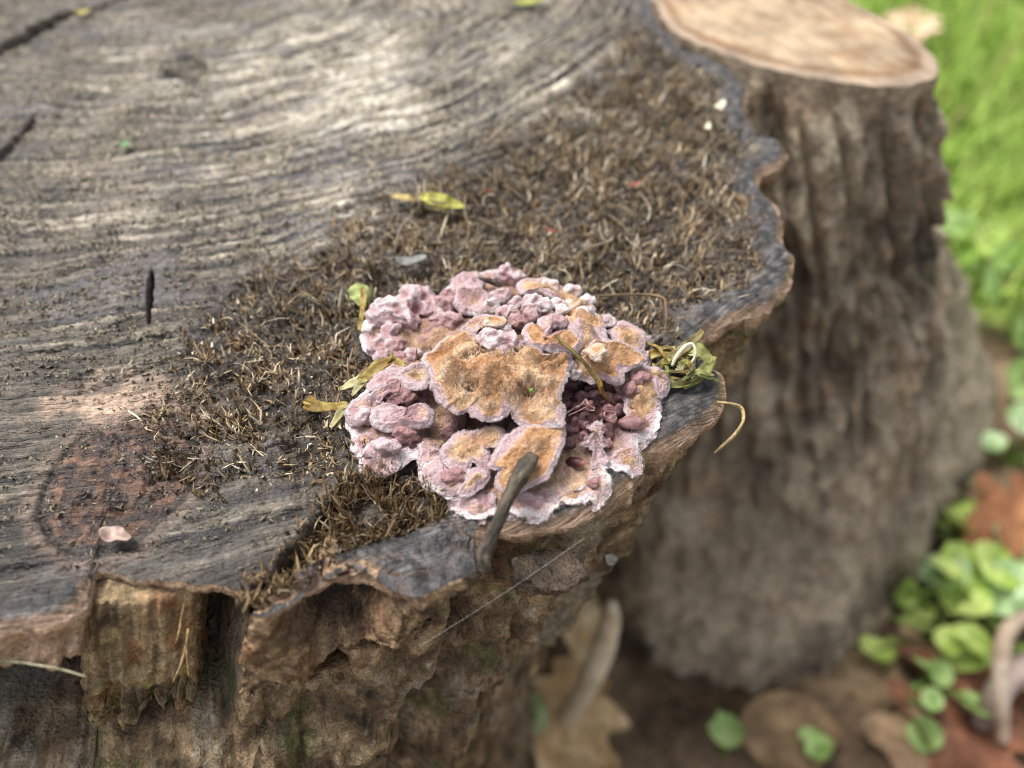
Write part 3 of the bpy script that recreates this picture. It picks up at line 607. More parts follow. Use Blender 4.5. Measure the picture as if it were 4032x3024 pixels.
    if len(pits): c = mix(c, lin(44, 34, 28), .9*pitm)
    cu = np.concatenate([mix(WHITE_, LILAC*.9, sst(fbm(b[:, 0]*260, b[:, 1]*260, sd, 2), -.4, .25))]+[np.tile(mix(LILAC, mix(MAUVE, PURP, np.array(.45)), np.array(min(1, k*.22)))[None], (n, 1)) for k in range(1, len(rings))])
    return part(mesh_obj(name, V, F, M_fungus, col=np.concatenate([c.reshape(-1, 3), cu])), fungus)

_sph = None
def blob(name, p, r, style='pink', axis=None, rough=.22, mat=None, world=False, dimple=0, nu=20, nv=14):
    """a lumpy nodule: p = (x, y, height), r = semi-axes in mm"""
    seedc[0] += 7.3; sd = seedc[0]
    c0 = np.array(p) if world else WZ(Q([p]))[0]
    r = np.array(r if np.ndim(r) else (r, r, r))*.001
    ph = np.linspace(0.02, np.pi-.02, nv)[:, None]; la = np.linspace(0, 2*np.pi, nu, endpoint=False)[None]
    d = np.stack([np.sin(ph)*np.cos(la), np.sin(ph)*np.sin(la), np.cos(ph)*np.ones_like(la)], -1).reshape(-1, 3)
    k = 1+rough*fbm(d[:, 0]*1.6+sd, d[:, 1]*1.6, d[:, 2]*1.6, 3)
    if dimple: k = k-dimple*np.exp(-((d[:, 2]-1)/.28)**2)
    v = d*k[:, None]*r
    if axis is not None:
        A = Vector((0, 0, 1)).rotation_difference(Vector(axis).normalized()).to_matrix(); v = v@np.array(A).T
    V = v+c0; a1 = fbm(V[:, 0]*420, V[:, 1]*420, V[:, 2]*420+sd, 3); up = d[:, 2]
    if style == 'pink': c = mix(LILAC, ROSE, .75*sst(a1-.5*up, -.2, .6)); c = mix(c, WHITE, .65*sst(k+.25*a1, 1.02, 1.2))
    elif style == 'white': c = mix(WHITE, LILAC, sst(a1-.4*up, -.3, .5)); c = mix(c, CREAM, .4*sst(a1, 0, .5))
    elif style == 'orange': c = mix(CREAM, TAN, sst(a1-.3*up, -.4, .5)); c = mix(c, WHITE, .5*sst(k+.25*a1, 1.05, 1.2))
    elif style == 'rose': c = mix(ROSE, mix(ROSE, PURP, np.array(.5)), sst(a1, -.3, .5)); c = mix(c, LILAC, .5*sst(k+.2*a1, 1.05, 1.2))
    else: c = mix(PURP, lin(142, 88, 88), sst(a1+.7*up, -.1, .9)); c = mix(c, lin(190, 146, 120), .5*sst(up+.2*a1, .82, 1.0))
    return part(mesh_obj(name, V, grid_faces(nv, nu, True, True), mat or M_fungus, col=c), fungus)

# crust skin that clings to the wood, fringed margin
CR = [(60, 1010, .4), (70, 930, 1.5), (90, 870, 2), (180, 800, 2.5), (220, 720, 2.5), (300, 660, 2), (270, 600, 1), (190, 560, .6), (150, 470, .6), (200, 420, .8), (230, 330, 1), (330, 240, 1.2), (480, 190, 1.2), (600, 240, 1.5), (700, 150, 1.5), (850, 90, 1.5), (1000, 70, 1.5), (1150, 110, 1.5), (1300, 160, 1.5), (1480, 240, 1.5), (1560, 330, 1.5),
      (1700, 380, 1), (1850, 430, 1), (1900, 540, .8), (1900, 640, 1), (1985, 680, 1.5), (2012, 730, 1.2), (2000, 800, .6), (1972, 860, .2), (1955, 950, .2), (1950, 1040, 0), (1900, 1100, 0), (1832, 1142, .2), (1846, 1210, .5), (1846, 1285, .3), (1780, 1312, .2), (1690, 1300, .4), (1660, 1262, 1), (1625, 1300, 1), (1662, 1345, .6), (1668, 1400, .4),
      (1612, 1490, -.2), (1572, 1502, -.2), (1545, 1478, 0), (1480, 1500, 0), (1400, 1508, 0), (1358, 1490, 0), (1330, 1530, -.2), (1250, 1588, -.4), (1150, 1588, -.4), (1050, 1555, 0), (960, 1560, 0), (880, 1590, -.2), (760, 1566, 0), (705, 1512, .4), (700, 1462, .8), (640, 1420, .8), (545, 1380, .8), (500, 1290, .8), (505, 1225, .8), (470, 1190, .8), (405, 1200, .8), (402, 1255, .6), (300, 1308, .4), (180, 1310, .3), (150, 1280, .5), (140, 1210, .5), (95, 1150, .4), (102, 1070, .4)]
def crust():
    ow = WZ(Q(CR)); N = 620; b = spline(ow, N); sdv = 3.3
    c0 = WZ(Q([(1000, 900, 3)]))[0]
    tg = np.roll(b, -1, 0)-np.roll(b, 1, 0); nrm = np.stack([tg[:, 1], -tg[:, 0]], -1); nrm /= np.linalg.norm(nrm, axis=1)[:, None]
    if np.sum(nrm*(b[:, :2]-c0[:2])) < 0: nrm = -nrm
    b[:, :2] += nrm*(.00035*fbm(b[:, 0]*500, b[:, 1]*500, 1, 2)+.0004*np.abs(pn(b[:, 0]*1500, b[:, 1]*1500, 4)))[:, None]
    m = 110; us = np.linspace(0.02, 1, m)**.62
    XY = c0[:2]+us[:, None, None]*(b[None, :, :2]-c0[:2]); x, y = XY[..., 0], XY[..., 1]
    ctl = WZ(Q([(1000, 900, 1.6), (700, 950, 1.4), (850, 1040, 1.6), (600, 1100, 1.6), (1100, 1000, 1.6), (1250, 1250, 3), (1450, 900, 2.0), (1550, 1050, 1.8), (1500, 780, 2.2), (1700, 900, 3), (1850, 800, 3.2), (1800, 1000, 2.2), (1600, 1200, 2), (1400, 1350, 1.6), (1200, 1450, 1.6), (1500, 1400, 1.2), (900, 1420, 1.8), (650, 1300, 2), (250, 1150, 2), (200, 1230, 1.4), (330, 1080, 2), (200, 950, 3), (400, 830, 3), (350, 1200, 1.2), (700, 600, 3), (500, 500, 2), (900, 350, 4), (1300, 300, 5), (1500, 450, 6), (1700, 500, 4), (1750, 650, 4)]))
    pts = [tuple(p) for p in ctl]+[tuple(p) for p in ow[::2]]
    wgt = sst(us, .72, 1)[:, None]; z = idw(x, y, pts, 2.4, .002)*(1-wgt)+b[None, :, 2]*wgt
    dm, _ = segd(x, y, b[::4], True); dm = dm*1000*(us[:, None] < .9999)
    a1 = fbm(x*350, y*350, 2, 3); a2 = fbm(x*120, y*120, 7, 3)
    rad = fbm(np.arctan2(y-c0[1], x-c0[0])*60, dm*.25, 3, 3)                       # radial fringe
    inn = sst(dm, .1, 2)
    cel = cell((x*330).ravel(), (y*330).ravel(), (z*330).ravel()).reshape(x.shape)
    z = z+inn*(.0013*a2+.0007*a1+.0009*(.6-cel))+.00022*rad*sst(dm, .05, .5)+.0004*sst(dm, 0, 1)
    top = top_height(x, y); onwood = inside(x, y, RIM)
    z = np.where(onwood, np.maximum(z, np.clip(top, -.001, .004)+.0007+.0004*a1), np.maximum(z, .0006+.0004*a1))
    c = mix(WHITE, LILAC, sst(dm+.35*rad+.3*a1, .4, 1.5)); c = mix(c, ROSE, .8*sst(a2+.4*a1, -.05, .4)*sst(dm, .9, 1.8)); c = mix(c, lin(178, 148, 118)*(.75+.5*sst(rad, -.4, .4))[..., None], .85*sst(dm+1.8*a2+.8*rad, 1.8, 3.4)); c = mix(c, ROSE*.9, .7*sst(.5-cel+.3*a1, .0, .25)*sst(dm, 2, 4)); c = mix(c, lin(132, 96, 66), .7*sst(dm+3*a1, 4, 7)*sst(cel, .3, .6)); c = mix(c, lin(62, 52, 46), .75*sst(a1-.3*a2+.5*cel, .45, .8)*sst(dm, 2.5, 4))
    def near(p, r):
        w = WZ(Q([p]))[0]; return np.exp(-((x-w[0])**2+(y-w[1])**2)/(r*.001)**2)
    pr = np.clip(near((1480, 820, 3), 7)+near((1560, 1030, 3), 5)+near((1380, 1000, 3), 4)+near((950, 980, 2), 4), 0, 1); c = mix(c, PURP, pr*.9)
    c = mix(c, ROSE*.9, .8*near((450, 830, 3), 5)); c = mix(c, lin(214, 184, 150), .6*near((1420, 1330, 2), 6)*sst(a1, -.4, .3))
    rings = [np.concatenate([b[:, :2]+nrm*.00012, (z[-1]-.00035)[:, None]], 1), np.concatenate([b[:, :2]-nrm*.0006, (z[-1]-.0008)[:, None]], 1), np.concatenate([b[:, :2]-nrm*.003, (z[-1]-.0020)[:, None]], 1)]
    V = np.concatenate([np.stack([x, y, z], -1).reshape(-1, 3)]+rings); cu = np.tile(LILAC[None]*.7, (3*N, 1))
    EDGE.append(np.concatenate([b[:, :2], z[-1][:, None], np.arctan2(nrm[:, 1], nrm[:, 0])[:, None]], 1))
    part(mesh_obj('crust', V, grid_faces(m+3, N, True), M_fungus, col=np.concatenate([c.reshape(-1, 3), cu])), fungus)
crust()

# big central cap and the lobe hanging from it
lobe('cap', [(560, 640, 11), (530, 590, 11), (640, 500, 12.5), (740, 460, 13), (860, 470, 13.5), (1000, 540, 14.5), (1120, 500, 15), (1260, 560, 15), (1400, 560, 14), (1440, 600, 13), (1405, 655, 12.5), (1395, 720, 12), (1370, 790, 11.5), (1365, 850, 11), (1388, 930, 10.5), (1372, 1012, 10), (1250, 1018, 9.5), (1140, 1005, 9.5), (1085, 960, 9.5), (1058, 918, 10), (985, 965, 9.5), (900, 972, 9.5), (850, 955, 9.5), (800, 908, 10), (740, 925, 9.5), (665, 902, 9.5), (620, 840, 9.8), (572, 750, 10.5), (575, 690, 11)],
     [(1000, 740, 13.4), (1020, 620, 16.6), (1160, 640, 16.6), (900, 570, 13), (1200, 550, 14), (700, 640, 14.4), (640, 720, 12.6), (820, 720, 12), (1080, 700, 13), (900, 860, 11.9), (740, 840, 11.6), (1090, 870, 12.6), (1180, 800, 11.6), (1180, 920, 10.6), (1310, 720, 13.6), (1330, 880, 11.4), (1260, 980, 10.6), (1000, 930, 10.8)], 'orange', foot=(1050, 780, 2), th=.9, n=340, m=84, scal=.4, wave=.9, pits=[(980, 560, 2.0), (820, 590, 1.1), (1180, 540, 1.3), (800, 740, .9), (1190, 780, 1.2), (1130, 600, 1.0)],
     lumps=[(1020, 630, 1.8, 1.0), (1160, 650, 1.6, .9), (700, 660, 2.2, .7), (640, 730, 2, .7), (900, 760, 1.4, .8), (1080, 820, 1.2, .7), (960, 700, 1.6, .8), (780, 500, 1.8, .6), (1000, 1000, 2, .2)])
lobe('cap', [(1000, 1090, 8), (1060, 1050, 8.5), (1135, 1008, 9), (1250, 1010, 9.5), (1372, 1010, 9.5), (1390, 1075, 8.8), (1350, 1180, 7.8), (1320, 1240, 7.2), (1270, 1312, 6.5), (1180, 1370, 5.8), (1080, 1402, 5.2), (1010, 1392, 5), (972, 1365, 5.2), (985, 1310, 5.8), (1000, 1268, 6.5), (940, 1245, 6.8), (960, 1180, 7.2)],
     [(1180, 1180, 8.4), (1250, 1090, 9.2), (1100, 1120, 8.6), (1120, 1300, 6.8), (1240, 1240, 7.6)], 'orange', foot=(1260, 1150, 1), th=.8, n=150, m=30, scal=.3)
lobe('cap', [(640, 1165, 4.2), (690, 1090, 5.5), (740, 1042, 6.2), (820, 1030, 6.6), (905, 1015, 6.8), (1000, 1022, 6.6), (1033, 1065, 6.2), (1025, 1110, 5.8), (985, 1142, 5.6), (935, 1125, 5.8), (915, 1150, 5.6), (932, 1215, 5), (880, 1250, 4.6), (825, 1218, 5), (790, 1272, 4), (715, 1268, 3.6), (660, 1215, 3.8)],
     [(800, 1140, 6.4), (880, 1180, 6), (930, 1070, 6.8), (730, 1200, 5)], 'cream', foot=(820, 1180, 1), th=.7, n=120, m=24)
lobe('lobe', [(740, 1420, 2.4), (790, 1330, 4), (830, 1270, 5), (890, 1258, 5.2), (925, 1300, 4.8), (905, 1350, 4.4), (850, 1390, 3.6), (800, 1440, 2.4)], [(850, 1320, 5.4)], 'cream', footz=1, th=.9, n=70, m=16)
# left ears
lobe('lobe', [(222, 945, 5.4), (250, 895, 5.8), (330, 885, 6), (405, 888, 6), (442, 912, 5.8), (480, 888, 6.2), (545, 900, 6.4), (590, 948, 6), (560, 995, 5.4), (470, 1005, 4.8), (370, 1030, 4.2), (280, 1015, 4.2), (235, 985, 4.8)], [(400, 945, 6.4), (300, 940, 6.2), (510, 940, 6.4)], 'pink', foot=(400, 1040, 1), th=1.3, n=110, m=22, lip=.6)
lobe('lobe', [(370, 710, 6.5), (405, 665, 7), (490, 632, 7.5), (575, 642, 8), (585, 700, 7.8), (545, 762, 7), (470, 782, 6.5), (400, 755, 6.3)], [(480, 700, 6.9)], 'cream', foot=(520, 700, 2), th=1.1, n=90, m=20, lip=.7)
# left pink rim folds
lobe('lobe', [(75, 930, 3), (100, 870, 4), (180, 830, 5), (260, 770, 6), (340, 735, 6.5), (420, 745, 6.2), (400, 800, 5.2), (300, 820, 5), (270, 850, 4.6), (300, 900, 3.6), (200, 960, 3), (110, 990, 2)], [(200, 880, 5), (320, 775, 6.6)], 'pink', foot=(200, 900, .5), th=1.2, n=120, m=22, wave=.9)
lobe('lobe', [(210, 740, 4.5), (260, 690, 5), (340, 655, 5.4), (420, 645, 6), (440, 690, 6), (380, 740, 6), (290, 765, 5.4), (220, 780, 4.6)], [(320, 700, 6.2)], 'pink', footz=1, th=1.2, n=90, m=18, wave=.9)
lobe('lobe', [(175, 1160, 2.4), (230, 1110, 3.2), (300, 1080, 3.6), (355, 1080, 3.6), (362, 1115, 3.2), (300, 1150, 2.8), (220, 1180, 2.4)], [(290, 1110, 3.9)], 'pink', footz=.5, th=1, n=70, m=14)
lobe('lobe', [(95, 1145, .9), (105, 1080, 1.2), (200, 1050, 2), (330, 1060, 2.2), (370, 1130, 2.2), (380, 1200, 1.6), (403, 1255, .9), (345, 1295, .7), (300, 1312, .6), (240, 1290, .7), (180, 1312, .6), (150, 1280, .8), (148, 1215, .8)], [(250, 1180, 2.4)], 'pink', footz=.2, th=.5, n=160, m=24, scal=.6, lip=.1)
lobe('lobe', [(495, 1130, 2.4), (520, 1090, 2.6), (590, 1120, 2.4), (640, 1160, 1.9), (600, 1200, 1.4), (540, 1235, 1.2), (502, 1220, 1.4)], [(560, 1150, 2.6)], 'pink', footz=.5, th=.5, n=90, m=16, scal=.5, lip=.1)
lobe('lobe', [(500, 1285, 1), (530, 1240, 1.8), (620, 1200, 2.6), (680, 1230, 3), (770, 1280, 3), (760, 1340, 2.6), (740, 1400, 2), (640, 1418, 1), (545, 1378, .9)], [(650, 1300, 2.8)], 'pink', footz=.2, th=.5, n=140, m=22, scal=.6, lip=.1)
lobe('lobe', [(700, 1465, 1), (760, 1420, 2), (860, 1400, 2.6), (960, 1430, 2.4), (970, 1500, 1.4), (960, 1562, .4), (880, 1590, .2), (760, 1566, .4), (706, 1512, .7)], [(840, 1470, 2.4)], 'pink', footz=.0, th=.5, n=140, m=22, scal=.5, lip=.1)
lobe('lobe', [(1030, 1440, 2.6), (1100, 1400, 3), (1220, 1420, 2.8), (1320, 1470, 1.6), (1340, 1525, .4), (1250, 1590, 0), (1150, 1590, 0), (1040, 1555, .4), (1020, 1500, 1.4)], [(1120, 1460, 3)], 'pink', footz=-.2, th=.5, n=140, m=22, scal=.5, lip=.1)
lobe('lobe', [(1330, 1460, 1.4), (1400, 1420, 1.8), (1500, 1370, 2.2), (1580, 1310, 2.2), (1630, 1305, 1.6), (1664, 1350, 1), (1668, 1405, .6), (1612, 1492, 0), (1572, 1504, 0), (1545, 1480, .2), (1480, 1502, .2), (1400, 1510, .2)], [(1560, 1390, 2), (1450, 1440, 1.6)], 'cream', footz=-.2, th=.5, n=160, m=22, scal=.45, lip=.15)
lobe('lobe', [(1650, 1260, 1.4), (1670, 1190, 2), (1740, 1140, 2.6), (1830, 1140, 1.8), (1846, 1210, 1), (1848, 1288, .6), (1780, 1314, .4), (1690, 1302, .8)], [(1770, 1200, 2.4)], 'cream', footz=.2, th=.5, n=120, m=20, scal=.4, lip=.2)
lobe('lobe', [(1700, 760, 4), (1760, 680, 5), (1860, 630, 5), (1960, 670, 4), (2012, 725, 3), (2000, 800, 2), (1972, 860, 1.4), (1960, 950, 1), (1952, 1040, .6), (1900, 1105, .4), (1835, 1140, .8), (1790, 1060, 2.4), (1760, 950, 3.4), (1740, 850, 3.8)], [(1850, 820, 4.6), (1860, 960, 3.2), (1900, 720, 4.8)], 'cream', footz=.5, th=.6, n=180, m=26, wave=.8, scal=.5)
lobe('lobe', [(1930, 690, 4), (1985, 672, 3.6), (2014, 730, 2.6), (2004, 800, 2), (1960, 830, 2.4), (1935, 770, 3.8)], [(1975, 740, 3.6)], 'pink', footz=.5, th=1, n=70, m=14)
# right orange caps
lobe('cap', [(1440, 600, 11.5), (1500, 560, 12), (1560, 520, 12), (1640, 490, 11), (1740, 500, 10), (1850, 560, 8.5), (1872, 600, 8), (1800, 640, 8), (1745, 670, 8.2), (1730, 730, 8), (1680, 748, 8), (1620, 722, 8.6), (1570, 740, 8.6), (1490, 722, 9.2), (1425, 690, 10), (1412, 640, 11)],
     [(1600, 620, 11), (1560, 590, 12), (1680, 660, 9.6), (1500, 650, 11)], 'orange', foot=(1620, 600, 3), th=1, n=170, m=30, scal=.35, lumps=[(1570, 590, 1.8, .9), (1690, 690, 1.4, .5)])
lobe('cap', [(1140, 440, 13.5), (1180, 380, 13.5), (1250, 420, 14.5), (1260, 470, 15), (1340, 450, 15), (1420, 430, 14.5), (1475, 480, 13.5), (1478, 540, 13), (1440, 560, 13.5), (1340, 540, 14.6), (1240, 540, 14.8), (1170, 510, 14.5)], [(1320, 500, 15.6), (1200, 460, 14)], 'orange', foot=(1320, 520, 5), th=1.2, n=120, m=22, lip=.6)
lobe('cap', [(1390, 330, 9), (1400, 250, 8), (1470, 240, 8), (1545, 300, 8), (1610, 360, 8.5), (1640, 440, 9.5), (1660, 500, 10), (1600, 540, 11.5), (1500, 560, 12.5), (1480, 480, 13), (1420, 420, 12.5)], [(1520, 420, 12.5), (1460, 330, 10.5)], 'orange', foot=(1520, 420, 3), th=1, n=130, m=26, wave=.9, lumps=[(1520, 350, 2, .8), (1500, 430, 2, .8)])
lobe('cap', [(1100, 150, 5), (1180, 115, 5.5), (1290, 140, 6), (1400, 180, 6), (1500, 230, 6), (1560, 310, 6), (1500, 330, 7.5), (1420, 290, 8.5), (1350, 230, 8.5), (1240, 200, 8), (1140, 200, 7)], [(1300, 180, 8.5), (1430, 240, 8.5)], 'cream', foot=(1320, 220, 2), th=1, n=130, m=22, wave=1.0, lip=.6)
lobe('cap', [(1660, 420, 5), (1700, 380, 5), (1790, 380, 5), (1860, 430, 4.5), (1870, 500, 4.5), (1840, 560, 5), (1760, 540, 6.5), (1690, 490, 7)], [(1760, 440, 6.8)], 'cream', footz=1, th=1, n=100, m=18, wave=.9)
lobe('lobe', [(1580, 340, 4), (1640, 330, 4.5), (1690, 370, 4.5), (1670, 400, 5), (1600, 390, 5)], [(1635, 360, 6)], 'pink', footz=1, th=1, n=60, m=12)
lobe('lobe', [(1860, 480, 2), (1910, 470, 2), (1905, 560, 2), (1900, 640, 2.4), (1860, 620, 4), (1850, 540, 4)], [(1878, 560, 4)], 'white' if False else 'pink', footz=.5, th=1, n=60, m=12)
# upper middle folds
lobe('lobe', [(775, 440, 11), (790, 400, 11.5), (850, 350, 12), (920, 332, 12.2), (1000, 350, 12.2), (1048, 400, 12), (1052, 440, 11.8), (1020, 425, 12), (960, 375, 12.4), (880, 380, 12.2), (840, 420, 11.8), (850, 460, 11.6)], [(940, 362, 12.9), (830, 400, 12.4)], 'cream', foot=(930, 420, 6), th=1.4, n=110, m=16, lip=.5, wave=.2)
lobe('cap', [(720, 260, 6), (735, 200, 6.5), (800, 185, 7), (880, 190, 7.2), (935, 230, 7), (930, 280, 6.5), (880, 325, 5.8), (800, 325, 5.6), (740, 300, 5.8)], [(830, 250, 5.9)], 'pink', foot=(830, 270, 1), th=1.2, n=90, m=18, lip=1.0)
lobe('lobe', [(700, 190, 3), (720, 120, 3.6), (800, 80, 4), (860, 78, 4), (885, 140, 4.2), (870, 190, 5), (800, 190, 5.4), (740, 200, 5)], [(800, 130, 5.2)], 'pink', footz=.5, th=1.2, n=80, m=16, wave=.8)
lobe('lobe', [(940, 200, 6), (1000, 180, 6.5), (1060, 200, 6.5), (1050, 240, 6), (990, 255, 5.6), (945, 235, 5.6)], [(1000, 215, 5.6)], 'pink', footz=2, th=1, n=70, m=14, lip=.8)
lobe('lobe', [(1235, 400, 13), (1250, 350, 13), (1330, 330, 13), (1390, 350, 12.6), (1385, 400, 12.6), (1320, 410, 13), (1280, 440, 13.4)], [(1320, 370, 14)], 'pink', footz=6, th=1.2, n=80, m=14, lip=.5)

NOD = [((330, 330, 3), (4.4, 3.2, 3.2), 'pink'), ((260, 350, 2.5), (2.4, 2.2, 2.4), 'pink'), ((400, 300, 4), (2.6, 2.4, 2.4), 'pink'), ((480, 250, 3.5), (3.2, 2.6, 3), 'pink'), ((545, 240, 3), (2, 2, 2.4), 'pink'), ((430, 370, 3), (2.6, 2.4, 2.4), 'pink'), ((560, 300, 3), (2.6, 2.4, 2), 'pink'), ((350, 280, 4.2), (1.8, 1.6, 1.6), 'white'),
                 ((345, 425, 3.4), (2, 1.3, 1.3), 'pink'), ((200, 420, 1.4), (1.6, 1.5, 1.4), 'white'), ((300, 490, 2), (1.6, 1.4, 1.6), 'pink'), ((250, 540, 1.6), (2, 1.6, 1.4), 'pink'), ((330, 540, 1.8), (2.2, 1.8, 1.6), 'pink'), ((380, 520, 2.2), (1.5, 1.4, 1.4), 'rose'), ((470, 580, 2.6), (1.7, 1.3, 1.3), 'pink'), ((280, 600, 1.4), (1.5, 1.3, 1.2), 'pink'), ((400, 600, 1.6), (1.3, 1.2, 1.2), 'rose'),
                 ((650, 290, 3.2), (2.2, 2, 2.6), 'rose'), ((720, 290, 3.4), (2.2, 2, 3), 'rose'), ((620, 350, 2.6), (1.8, 1.6, 1.8), 'pink'), ((690, 380, 3), (2.4, 1.8, 1.8), 'pink'), ((740, 390, 3.4), (1.6, 1.5, 1.8), 'rose'), ((600, 420, 2), (1.5, 1.4, 1.3), 'rose'), ((560, 450, 1.8), (1.1, 1, .9), 'rose'), ((680, 240, 3), (1.6, 1.5, 2), 'rose'),
                 ((950, 285, 8), (1.5, 1.2, 1.6), 'white'), ((1050, 330, 10), (2.4, 1.5, 1.3), 'pink'), ((1090, 270, 8.5), (1.2, 1.1, 1.3), 'pink'), ((1040, 100, 3.5), (2.4, 2, 2.2), 'pink'), ((1090, 110, 3.5), (2.2, 1.8, 1.6), 'pink'), ((1000, 110, 3), (1.6, 1.5, 1.6), 'pink'),
                 ((1200, 270, 9.5), (2, 1.6, 2.2), 'pink'), ((1260, 290, 10), (1.8, 1.4, 1.8), 'white'), ((1190, 330, 11), (1.6, 1.4, 2.2), 'pink'), ((1340, 280, 9.5), (1.5, 1.3, 1.4), 'white'), ((1370, 320, 10), (1.2, 1.2, 1.4), 'white'), ((1170, 380, 11), (1.6, 1.4, 2.2), 'rose'), ((1110, 390, 10.5), (2, 1.8, 2), 'cream' if False else 'rose'),
                 ((960, 385, 12.2), (2.2, 1.3, 1.2), 'orange'), ((925, 480, 14.0), (2.0, 1.7, 1.5), 'pink'), ((1035, 490, 14.6), (2.1, 1.9, 1.6), 'pink'), ((945, 515, 14.2), (1.3, 1.1, .8), 'white'),
                 
                 ((1420, 650, 11), (1.0, 1, 1.1), 'white'), ((1450, 690, 10), (1.2, 1, 1.0), 'white'), ((1580, 570, 13), (1.9, 1.7, 1.4), 'orange'), ((1510, 340, 10), (1.6, 1.5, 1.3), 'white'), ((1450, 280, 9.5), (1.8, 1.6, 1.4), 'orange'), ((1300, 160, 7.4), (1.8, 1.5, 1.2), 'white'), ((1430, 190, 7), (1.8, 1.5, 1.3), 'white'), ((1520, 260, 6.5), (1.5, 1.3, 1.3), 'white'),
                 ((310, 1130, 3.4), (2.2, 1.3, 1.2), 'pink'), ((170, 950, 3.4), (2.4, 1.8, 1.6), 'pink'), ((370, 780, 4.6), (1.6, 1.4, 1.8), 'rose'), ((440, 830, 3.6), (2.2, 1.8, 2.2), 'rose'), ((350, 850, 3.4), (1.8, 1.6, 1.8), 'rose'), ((520, 820, 3.2), (1.6, 1.5, 1.8), 'purple'), ((430, 1060, 2.6), (2.4, 1.6, 1.8), 'rose'), ((470, 1110, 2), (1.4, 1.2, 1.4), 'purple'),
                 ((690, 1060, 2.6), (1.3, 1.2, 1.6), 'purple'), ((750, 1010, 2.4), (1.2, 1.2, 1.8), 'purple'), ((760, 950, 3), (1.3, 1.3, 2.2), 'purple'), ((1000, 1000, 3), (1.5, 1.4, 2.2), 'purple'), ((1090, 1050, 3), (1.5, 1.4, 2.2), 'purple'), ((720, 1310, 2.8), (2.2, 1.4, 1), 'rose'), ((900, 1290, 3), (1.5, 1.4, 1.6), 'rose'), ((960, 1250, 3), (1.6, 1.5, 1.8), 'rose'), ((1560, 1350, 2.4), (.9, .8, .8), 'rose'), ((1840, 720, 5), (1.8, 1.6, 1.2), 'rose'), ((1800, 790, 4.6), (1.6, 1.4, 1.2), 'rose')]
def weld(name, items, styles=None):
    """knobs grown into one another: spheres joined by a voxel remesh, then wrinkled"""
    Vs, Fs, o_ = [], [], 0; nu, nv = 14, 10; ctr = []; off = []
    ph = np.linspace(.05, np.pi-.05, nv)[:, None]; la = np.linspace(0, 2*np.pi, nu, endpoint=False)[None]
    d = np.stack([np.sin(ph)*np.cos(la), np.sin(ph)*np.sin(la), np.cos(ph)*np.ones_like(la)], -1).reshape(-1, 3)
    for p, r, st in items:
        c0 = WZ(Q([p]))[0]; seedc[0] += 7.3; kk_ = 1+.35*fbm(d[:, 0]*1.4+seedc[0], d[:, 1]*1.4, d[:, 2]*1.4, 2)
        v = d*kk_[:, None]*np.array(r)*.001*1.08+c0
        Vs += [v, v[:nu].mean(0)[None], v[-nu:].mean(0)[None]]; ctr.append(c0)
        f = [tuple(q+o_) for q in grid_faces(nv, nu, True, True)]; t0 = o_+nu*nv
        f += [(o_+(q+1) % nu, o_+q, t0)[::-1] for q in range(nu)]+[(o_+(nv-1)*nu+q, o_+(nv-1)*nu+(q+1) % nu, t0+1)[::-1] for q in range(nu)]
        Fs += f; o_ += nu*nv+2
    me = bpy.data.meshes.new(name); me.from_pydata(np.concatenate(Vs).tolist(), [], [tuple(int(a_) for a_ in q) for q in Fs]); me.update()
    o = bpy.data.objects.new(name, me); COL.objects.link(o)
    md = o.modifiers.new('r', 'REMESH'); md.mode = 'VOXEL'; md.voxel_size = .00026
    ms = o.modifiers.new('s', 'SMOOTH'); ms.iterations = 4; ms.factor = .5
    nm = bpy.data.meshes.new_from_object(o.evaluated_get(bpy.context.evaluated_depsgraph_get())); o.modifiers.clear(); o.data = nm; bpy.data.meshes.remove(me); nm.name = name
    co = np.zeros(len(nm.vertices)*3, np.float32); nm.vertices.foreach_get('co', co); co = co.reshape(-1, 3).astype(float)
    no = np.zeros(len(nm.vertices)*3, np.float32); nm.vertices.foreach_get('normal', no); no = no.reshape(-1, 3)
    bl = 1-2*np.abs(fbm(co[:, 0]*330, co[:, 1]*330, co[:, 2]*330+seedc[0], 2)); b2 = fbm(co[:, 0]*900, co[:, 1]*900, co[:, 2]*900, 2)
    w_ = np.stack([1/(np.sum((co-c0)**2, 1)+1e-7)**2 for c0 in ctr], 1); w_ /= w_.sum(1)[:, None]
    hi = {'pink': LILAC, 'white': mix(WHITE, LILAC, np.array(.35)), 'rose': ROSE, 'orange': CREAM, 'purple': mix(PURP, ROSE, np.array(.3))}
    lo = {'pink': ROSE, 'white': mix(LILAC, CREAM, np.array(.5)), 'rose': mix(ROSE, PURP, np.array(.5)), 'orange': TAN, 'purple': PURP*.8}
    H_ = w_@np.array([hi[q[2]] for q in items]); L_ = w_@np.array([lo[q[2]] for q in items])
    c = mix(L_, H_, sst(bl+.4*b2, -.4, .5)); c = mix(c, WHITE, .5*sst(bl+.5*b2+.3*no[:, 2], .75, 1.25)*(1-w_@np.array([q[2] in ('rose', 'purple') for q in items])))
    co = co+no*(.00055*(bl-.4)+.00018*b2)[:, None]
    nm.vertices.foreach_set('co', co.astype(np.float32).ravel()); nm.polygons.foreach_set('use_smooth', np.ones(len(nm.polygons), bool)); nm.update(); setcol(nm, c); nm.materials.clear(); nm.materials.append(M_fungus)
    return part(o, fungus)
def nodsel(f): return [q for q in NOD if f(*q[0])]
